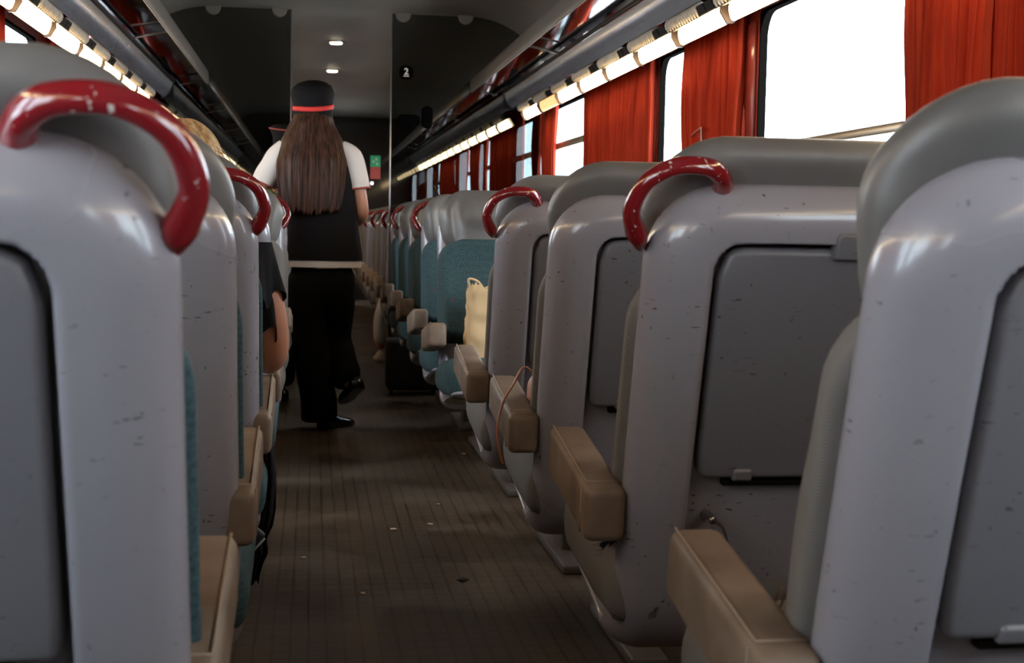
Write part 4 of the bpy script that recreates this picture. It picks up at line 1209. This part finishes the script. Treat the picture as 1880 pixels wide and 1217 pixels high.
# --- seated passengers
def seated(name_label, x, y, hx, hz, hairm, topm, pants, long_=True, arm=None, face=Vector((0, 1, 0)), lean=0.0, legx=None, hair_len=0.30):
    """x, y: hip position; head centre at (hx, y+.., hz)"""
    t = thing('person', name_label, 'person', (x, y, 0))
    Q = lambda a, b, c: Vector((a - x, b, c))
    J, E = {}, []
    hd = Q(hx, 0.0 + lean, hz)
    sz = hz - 0.275
    chain(J, E, 's', [(Q(x, 0.0, 0.57), (0.15, 0.11)), (Q(x + (hx - x) * .3, 0.0, 0.72), (0.125, 0.095)), (Q(x + (hx - x) * .7, -0.02 + lean * .5, sz - 0.06), (0.14, 0.09)), (Q(hx, lean * .8, sz + 0.08), 0.055), (Q(hx, lean, hz - 0.10), 0.05)])
    sh = sz + 0.02
    ra = arm or [(hx + 0.17, 0.0, sh), (hx + 0.20, 0.10, sh - 0.22), (hx + 0.08, 0.28, 0.66)]
    a = chain(J, E, 'ra', [(Q(*ra[0]), 0.056), (Q(*ra[1]), 0.056 if arm else 0.044), (Q(*ra[2]), 0.050 if arm else 0.034)] + ([(Q(*ra[3]), 0.026)] if len(ra) > 3 else []), 's2')
    last = ra[-1]; pv = ra[-2]
    hand(J, E, a, Q(*last), Vector(last) - Vector(pv), (-1, 0, 0), (0, 0, 1), 0.3)
    la = [(hx - 0.17, 0.0, sh), (hx - 0.20, 0.10, sh - 0.22), (hx - 0.06, 0.28, 0.66)]
    a = chain(J, E, 'la', [(Q(*la[0]), 0.05), (Q(*la[1]), 0.042), (Q(*la[2]), 0.03)], 's2')
    hand(J, E, a, Q(*la[2]), (0.3, 0.9, 0), (1, 0, 0), (0, 0, 1), 0.3)
    lx = legx or [(x + 0.09, x + 0.10, x + 0.10), (x - 0.09, x - 0.10, x - 0.10)]
    feet = []
    for q, (a_, b_, c_) in zip('rl', lx):
        chain(J, E, q + 'g', [(Q(a_, 0.12, 0.57), 0.085), (Q(b_, 0.42, 0.56), 0.062), (Q(c_, 0.46, 0.30), 0.048), (Q(c_, 0.44, 0.09), 0.036)], 's0')
    bm = bmesh.new(); skin_mesh(bm, J, E, 's0'); head_bm(bm, hd, face)
    link('body', bm, SKIN, t); eyes(t, hd, face)
    # top
    bm = bmesh.new()
    loft(bm, [(Q(x, 0.0, 0.53), 0.175, 0.135), (Q(x + (hx - x) * .2, 0.0, 0.65), 0.155, 0.12), (Q(x + (hx - x) * .5, -0.01, sz - 0.15), 0.16, 0.12), (Q(x + (hx - x) * .8, -0.01 + lean * .6, sz - 0.02), 0.175, 0.11), (Q(hx, lean * .7, sz + 0.04), 0.15, 0.09), (Q(hx, lean * .8, sz + 0.075), 0.085, 0.07)], wob=wobf)
    link('top', bm, topm, t)
    J, E = {}, []
    J['c'] = (Q(x, 0.02, 0.57), (0.165, 0.12))
    for q, (a_, b_, c_) in zip('rl', lx):
        chain(J, E, q, [(Q(a_, 0.15, 0.57), 0.092), (Q(b_, 0.42, 0.565), 0.072), (Q(c_, 0.46, 0.32), 0.058), (Q(c_, 0.44, 0.12), 0.052)], 'c')
        bm = bmesh.new(); shoe(bm, Q(c_, 0.40, 0.003), Q(c_ + 0.0, 0.66, 0.003)); link('shoe', bm, WHITE if pants is not BLACKT else SHOE, t)
    bm = bmesh.new(); skin_mesh(bm, J, E, 'c'); link('trousers', bm, pants, t)
    # hair
    f = face.normalized(); sd = f.cross(Vector((0, 0, 1)))
    bm = bmesh.new(); n1, n2 = 90, 26; G = []
    for i in range(n2 + 1):
        row = []
        for j in range(n1 + 1):
            th = (j / n1 - 0.5) * 2 * math.radians(125); v_ = i / n2
            cap_ = min(v_ / 0.5, 1.0); ph = cap_ * PI / 2
            r1, r2 = 0.090, 0.112
            hx_ = math.sin(th) * r1 * math.sin(ph); hy_ = -math.cos(th) * r2 * math.sin(ph) + 0.02 * math.cos(ph); hz_ = 0.135 * math.cos(ph)
            if v_ > 0.5:
                k = (v_ - 0.5) / 0.5; hz_ -= k * hair_len; hy_ *= (1 - 0.1 * k); hx_ *= 1 + 0.15 * k
            g = 0.0035 * noise.noise(Vector((j * 0.35, v_ * 2, 1))) + 0.004 * noise.noise(Vector((j * 0.12, v_ * 3, 7)))
            nrm = Vector((math.sin(th), -math.cos(th), 0.2))
            pnt = Vector((hx_, hy_, hz_)) + nrm * g * 1.6
            row.append(bm.verts.new(hd + sd * pnt.x + f * pnt.y + Vector((0, 0, pnt.z))))
        G.append(row)
    for i in range(n2):
        for j in range(n1): bm.faces.new((G[i][j], G[i][j + 1], G[i + 1][j + 1], G[i + 1][j]))
    bmesh.ops.remove_doubles(bm, verts=bm.verts[:], dist=1e-4); bmesh.ops.recalc_face_normals(bm, faces=bm.faces[:])
    h = link('hair', bm, hairm, t)
    return t, hd, h, sd, f
t, hd, h, sd, f = seated('blond passenger in a black top resting a bare arm on the left armrest', -0.355, 3.37, -0.295, 1.138, HAIRBL, BLACK, BLACKT,
    arm=[(-0.140, 0.02, 0.93), (-0.106, 0.07, 0.80), (-0.098, 0.09, 0.700), (-0.115, 0.30, 0.675)])
# stray hairs on top of the blond head
bm = bmesh.new(); rng = random.Random(5)
for k in range(60):
    th = rng.uniform(-2.2, 2.2); ph = rng.uniform(0.15, 1.3)
    p0 = hd + Vector((math.sin(th) * 0.090 * math.sin(ph), -math.cos(th) * 0.112 * math.sin(ph) + 0.02 * math.cos(ph), 0.136 * math.cos(ph)))
    o_ = (p0 - hd).normalized(); tn = Vector((o_.x, o_.y, -abs(o_.z) - 0.3)).normalized()
    L_ = rng.uniform(0.03, 0.08)
    add_tube(bm, [p0, p0 + tn * L_ * 0.5 + o_ * rng.uniform(0.003, 0.010), p0 + tn * L_ + o_ * rng.uniform(0.0, 0.012)], 0.0006, 4, cap=False)
link('stray_hair', bm, HAIRBL, h)
# fluttering black sleeve: two tiers
def flounce(zt, zb, cx_, cy_, r0, r1, seed):
    bm = bmesh.new(); n = 64; G = []
    for i in range(9):
        k = i / 8; row = []
        for j in range(n):
            th = 2 * PI * j / n
            r = r0 + (r1 - r0) * k; fold = 1 + k * (0.20 * math.sin(5 * th + seed) + 0.08 * math.sin(9 * th))
            z = zt + (zb - zt) * k + k * 0.022 * math.sin(5 * th + seed + 1.2)
            row.append(bm.verts.new((cx_ + 0.017 + r * fold * math.cos(th) + 0.355, cy_ - 0.0 + r * fold * math.sin(th) * 0.9, z)))
        G.append(row)
    for i in range(8):
        for j in range(n): bm.faces.new((G[i][j], G[i][(j + 1) % n], G[i + 1][(j + 1) % n], G[i + 1][j]))
    return bm
link('sleeve_flounce', flounce(0.985, 0.850, -0.170, 0.02, 0.060, 0.076, 0.9), BLACK, t)
link('sleeve_flounce', flounce(0.90, 0.765, -0.172, 0.03, 0.064, 0.068, 2.6), BLACK, t)
# black skirt hanging over the seat edge into the aisle
bm = bmesh.new(); G = []
edge = [(800, 470, 500), (830, 470, 506), (870, 468, 510), (900, 466, 511), (940, 464, 510), (965, 462, 506), (985, 462, 496), (1000, 462, 494), (1015, 462, 497), (1030, 460, 490), (1050, 458, 484), (1070, 458, 481)]
for py, xa, xb in edge:
    z = CAMZ - (py - 406) * 3.34 / FPX; k = (py - 800) / 270
    row = []
    for j in range(25):
        u = j / 24; xw = ((xa - 22 - 572) + (xb - xa + 22) * u) * 3.34 / FPX
        yy = -0.03 + 0.022 * math.sin(u * 13 + k * 2.5) + 0.012 * math.sin(u * 31 + k * 6)
        row.append((xw + 0.355, yy, z))
    G.append(row)
V0 = [[bm.verts.new(p) for p in r] for r in G]; V1 = [[bm.verts.new((p[0], p[1] + 0.05 + 0.05 * (1 - (j / 24) ** 2), p[2])) for j, p in enumerate(r)] for r in G]
for V in (V0, V1):
    for i in range(len(V) - 1):
        for j in range(24): bm.faces.new((V[i][j], V[i][j + 1], V[i + 1][j + 1], V[i + 1][j]))
for i in range(len(V0) - 1):
    for j in (0, 24): bm.faces.new((V0[i][j], V0[i + 1][j], V1[i + 1][j], V1[i][j]))
for i in (0, len(V0) - 1):
    for j in range(24): bm.faces.new((V0[i][j], V0[i][j + 1], V1[i][j + 1], V1[i][j]))
bmesh.ops.recalc_face_normals(bm, faces=bm.faces[:]); link('skirt', bm, BLACK, t)

seated('dark-haired passenger seen dimly through the partition glass, light trouser leg in the aisle', 0.80, 10.02, 0.815, 1.20, HAIRD, BLACK, WHITE, legx=[(0.88, 0.90, 0.90), (0.70, 0.60, 0.515)], hair_len=0.34)

# ---------------------------------------------------------------- loose things
# crumpled paper bag on the first seat facing the camera
pb = thing('paper_bag', 'crumpled brown paper bag standing on the first teal seat facing the camera', 'bag', (0.72, 5.42, 0.50))
bm = bmesh.new(); n = 44; R_ = []
for i in range(19):
    k = i / 18; row = []
    for j in range(n):
        t_ = 2 * PI * j / n; c_, s_ = math.cos(t_), math.sin(t_)
        a, b = 0.120 * (1 - 0.06 * k), 0.07 * (1 - 0.35 * k)
        x = math.copysign(abs(c_) ** 0.45, c_) * a; y = math.copysign(abs(s_) ** 0.45, s_) * b
        p = Vector((x, y, 0.30 * k)); cr = noise.noise(p * 16) * 0.013 + abs(noise.noise(p * 33)) * 0.010
        x += math.copysign(cr, x) * 0.9; y += cr
        z = 0.30 * k + (0.014 * math.sin(j * 1.9) * k ** 6)
        row.append(bm.verts.new((x, y, z)))
    R_.append(row)
for r0, r1 in zip(R_, R_[1:]):
    for k in range(n): bm.faces.new((r0[k], r0[(k + 1) % n], r1[(k + 1) % n], r1[k]))
bm.faces.new(list(reversed(R_[0])))
link('bag', bm, PAPER, pb)
tube('handle', [(-0.10, -0.02, 0.27), (-0.115, -0.03, 0.325), (-0.075, -0.03, 0.315), (-0.05, -0.02, 0.27)], (0.006, 0.004), PAPER, pb, 8)
# handbag with long strap on the third right seat
hb = thing('handbag', 'small tan handbag whose thin strap hangs over the third right armrest', 'handbag', (0.60, 3.29, 0.50))
bm = bmesh.new(); slab_bm(bm, 0.17, 0.19, (0.04, 0.03), lambda x, s, n_: Vector((x - 0.085, n_, 0.19 - s)), lambda x, s, d: -rnd(0.045, 0.05)(d), lambda x, s, d: rnd(0.045, 0.05)(d), er=0.05, inner=(8, 8))
bmesh.ops.recalc_face_normals(bm, faces=bm.faces[:]); link('bag', bm, mat('pink tan leather', (0.45, 0.22, 0.16, 1), 0.5), hb)
def strap_pt(px, py, D): return Vector(((px - 572) * D / FPX - 0.60, D - 3.29, CAMZ - (py - 410) * D / FPX - 0.50))
bm = bmesh.new()
pts = smooth_path([Vector((-0.06, 0.0, 0.17))] + [strap_pt(*q) for q in ((967, 672, 3.27), (945, 708, 3.26), (926, 742, 3.25), (918, 790, 3.22), (923, 828, 3.20), (931, 855, 3.19))], 6)
add_tube(bm, pts, (0.0045, 0.0022), 8); link('strap', bm, ORANGE, hb)
# black fur thing on the second right seat
fz = thing('fur_trim', 'tuft of black fur lying at the back of the second right seat', 'fur', (0.585, 2.385, 0.468))
bm = bmesh.new(); bmesh.ops.create_icosphere(bm, subdivisions=4, radius=1.0)
for v in bm.verts:
    v.co = Vector((v.co.x * 0.070, v.co.y * 0.030, v.co.z * 0.032)) * (1 + 0.2 * noise.noise(v.co * 3))
base = [(v.co.copy(), v.co.normalized()) for v in bm.verts]
rng = random.Random(2)
for co, nn in rng.sample(base, 600):
    d = (nn + Vector((rng.uniform(-.5, .5), rng.uniform(-.5, .5), rng.uniform(-.5, .3)))).normalized() * rng.uniform(0.01, 0.02)
    s_ = d.cross(Vector((0.3, 0.5, 1))).normalized() * 0.0011
    v = [bm.verts.new(co + s_), bm.verts.new(co - s_), bm.verts.new(co + d)]; bm.faces.new(v)
link('fur', bm, BLACK, fz)
# twigs on the nearest right seat
tw = thing('twig_bundle', 'thin dry brown twigs on the nearest right seat, behind its armrest', 'twigs', (0.60, 1.56, 0.49))
rng = random.Random(9)
for k in range(7):
    a = rng.uniform(-0.5, 0.5)
    tube('twig', [(0.02 * k - 0.05, 0.02, 0.0), (0.012 * k - 0.06, 0.02 + a * 0.03, 0.07), (-0.045 + 0.016 * k + a * 0.04, 0.0, 0.125 + 0.012 * math.sin(k * 2)), (-0.06 + 0.02 * k + a * 0.07, -0.02, 0.11)], [0.0014, 0.0012, 0.001, 0.0006], mat('twig brown', (0.16, 0.09, 0.05, 1), 0.8) if k == 0 else bpy.data.materials['twig brown'], tw, 6)
# coat hook with wire on the second right seat
s2 = SEATS[2]
hk = tube('coat_hook', [(0.140, 0.105, 0.557), (0.140, 0.085, 0.560), (0.143, 0.070, 0.556)], [0.010, 0.006, 0.007], METAL, s2, 12)
tube('wire', [(0.143, 0.075, 0.556), (0.160, 0.078, 0.545), (0.172, 0.085, 0.520), (0.176, 0.09, 0.49)], 0.0022, METAL, hk, 8)
# dark teal pouch corner on the second left seat
pc = boxo('fabric_pouch', (-0.055, -0.008, -0.055), (0.055, 0.008, 0.055), mat('dark teal cloth', (0.012, 0.022, 0.028, 1), 0.6), None, 0.006, 3)
pc.location = (-0.158, 2.66, 0.435); pc.rotation_euler = (0.25, math.radians(40), 0.2)
tag(pc, 'corner of a dark pouch poking out beside the second left armrest', 'pouch')
tube('piping', [(0.055, -0.009, -0.05), (0.055, -0.009, 0.05)], 0.0022, mat('grey piping', (0.3, 0.33, 0.34, 1), 0.5), pc, 6, 0)
# suitcase under the far right seats
sc_ = thing('suitcase', 'black suitcase on the floor under the far teal seats on the right', 'suitcase', (0.62, 8.50, 0))
boxo('case', (-0.165, -0.09, 0.03), (0.165, 0.12, 0.34), mat('black suitcase cloth', (0.008, 0.008, 0.009, 1), 0.6), sc_, 0.03, 4)
tube('handle', [(-0.06, 0, 0.335), (-0.05, 0, 0.36), (0.05, 0, 0.36), (0.06, 0, 0.335)], 0.008, DARK, sc_, 8)
for xx in (-0.13, 0.13):
    bm = bmesh.new(); bmesh.ops.create_cone(bm, cap_ends=True, segments=16, radius1=0.022, radius2=0.022, depth=0.02, matrix=Matrix.Translation((xx, 0, 0.022)) @ Matrix.Rotation(PI / 2, 4, 'Y')); link('wheel', bm, DARK, sc_, smooth=False)
# notice and small lamp on the end wall
ns = thing('safety_notice', 'small green and red notice on the dark end wall', 'notice', (0.84, Y1 - 0.004, 1.79))
boxo('green_panel', (-0.068, -0.006, 0.0), (0.068, 0, 0.15), mat('notice green', (0.02, 0.30, 0.12, 1), 0.5), ns, 0)
boxo('red_panel', (-0.068, -0.006, -0.16), (0.068, 0, -0.002), mat('notice red', (0.35, 0.04, 0.03, 1), 0.5), ns, 0)
for k, (a, b) in enumerate(((-0.03, 0.07), (0.02, 0.04), (0.01, 0.1))):
    boxo('pictogram', (a - 0.012, -0.008, b - 0.016), (a + 0.018, -0.006, b + 0.016), mat('notice pale', (0.3, 0.45, 0.35, 1), 0.5), ns, 0)
wl = boxo('wall_lamp', (0.775, Y1 - 0.04, 1.55), (0.815, Y1 - 0.002, 1.59), mat('small white light', (1, 1, 1, 1), 0.4, emit=(1, 0.95, 0.9, 1), estr=1.6), None, 0.01)
tag(wl, 'tiny white light on the end wall below the notice', 'lamp')
# litter on the aisle floor
for k, (px, py, c_, sz) in enumerate(((727, 976, 1, .010), (795, 968, 1, .007), (562, 1026, 1, .006), (672, 1096, 1, .006), (856, 836, 1, .007), (858, 1075, 0, .012), (810, 930, 1, .005))):
    D = CAMZ * FPX / (py - 408 - (px - 572) * 0.0078)
    o = boxo('crumb', (-sz, -sz * 1.2, 0.0002), (sz, sz * 1.2, 0.0035), bpy.data.materials.get('crumb %d' % c_) or mat('crumb %d' % c_, (0.55, 0.42, 0.32, 1) if c_ else (0.01, 0.008, 0.007, 1), 0.8), None, 0.001)
    o.location = ((px - 572) * D / FPX, D, 0.001); o.rotation_euler = (0, 0, k * 1.1)
    tag(o, ['pale scrap in the middle of the aisle floor, the largest', 'pale scrap right of the largest scrap on the floor', 'pale crumb near the left seats on the floor', 'pale crumb on the nearest part of the floor', 'pale crumb beside the right seats, farthest up the aisle', 'dark lump on the aisle floor', 'tiny pale crumb on the floor right of the aisle middle'][k], 'litter', 'crumbs on the aisle floor')
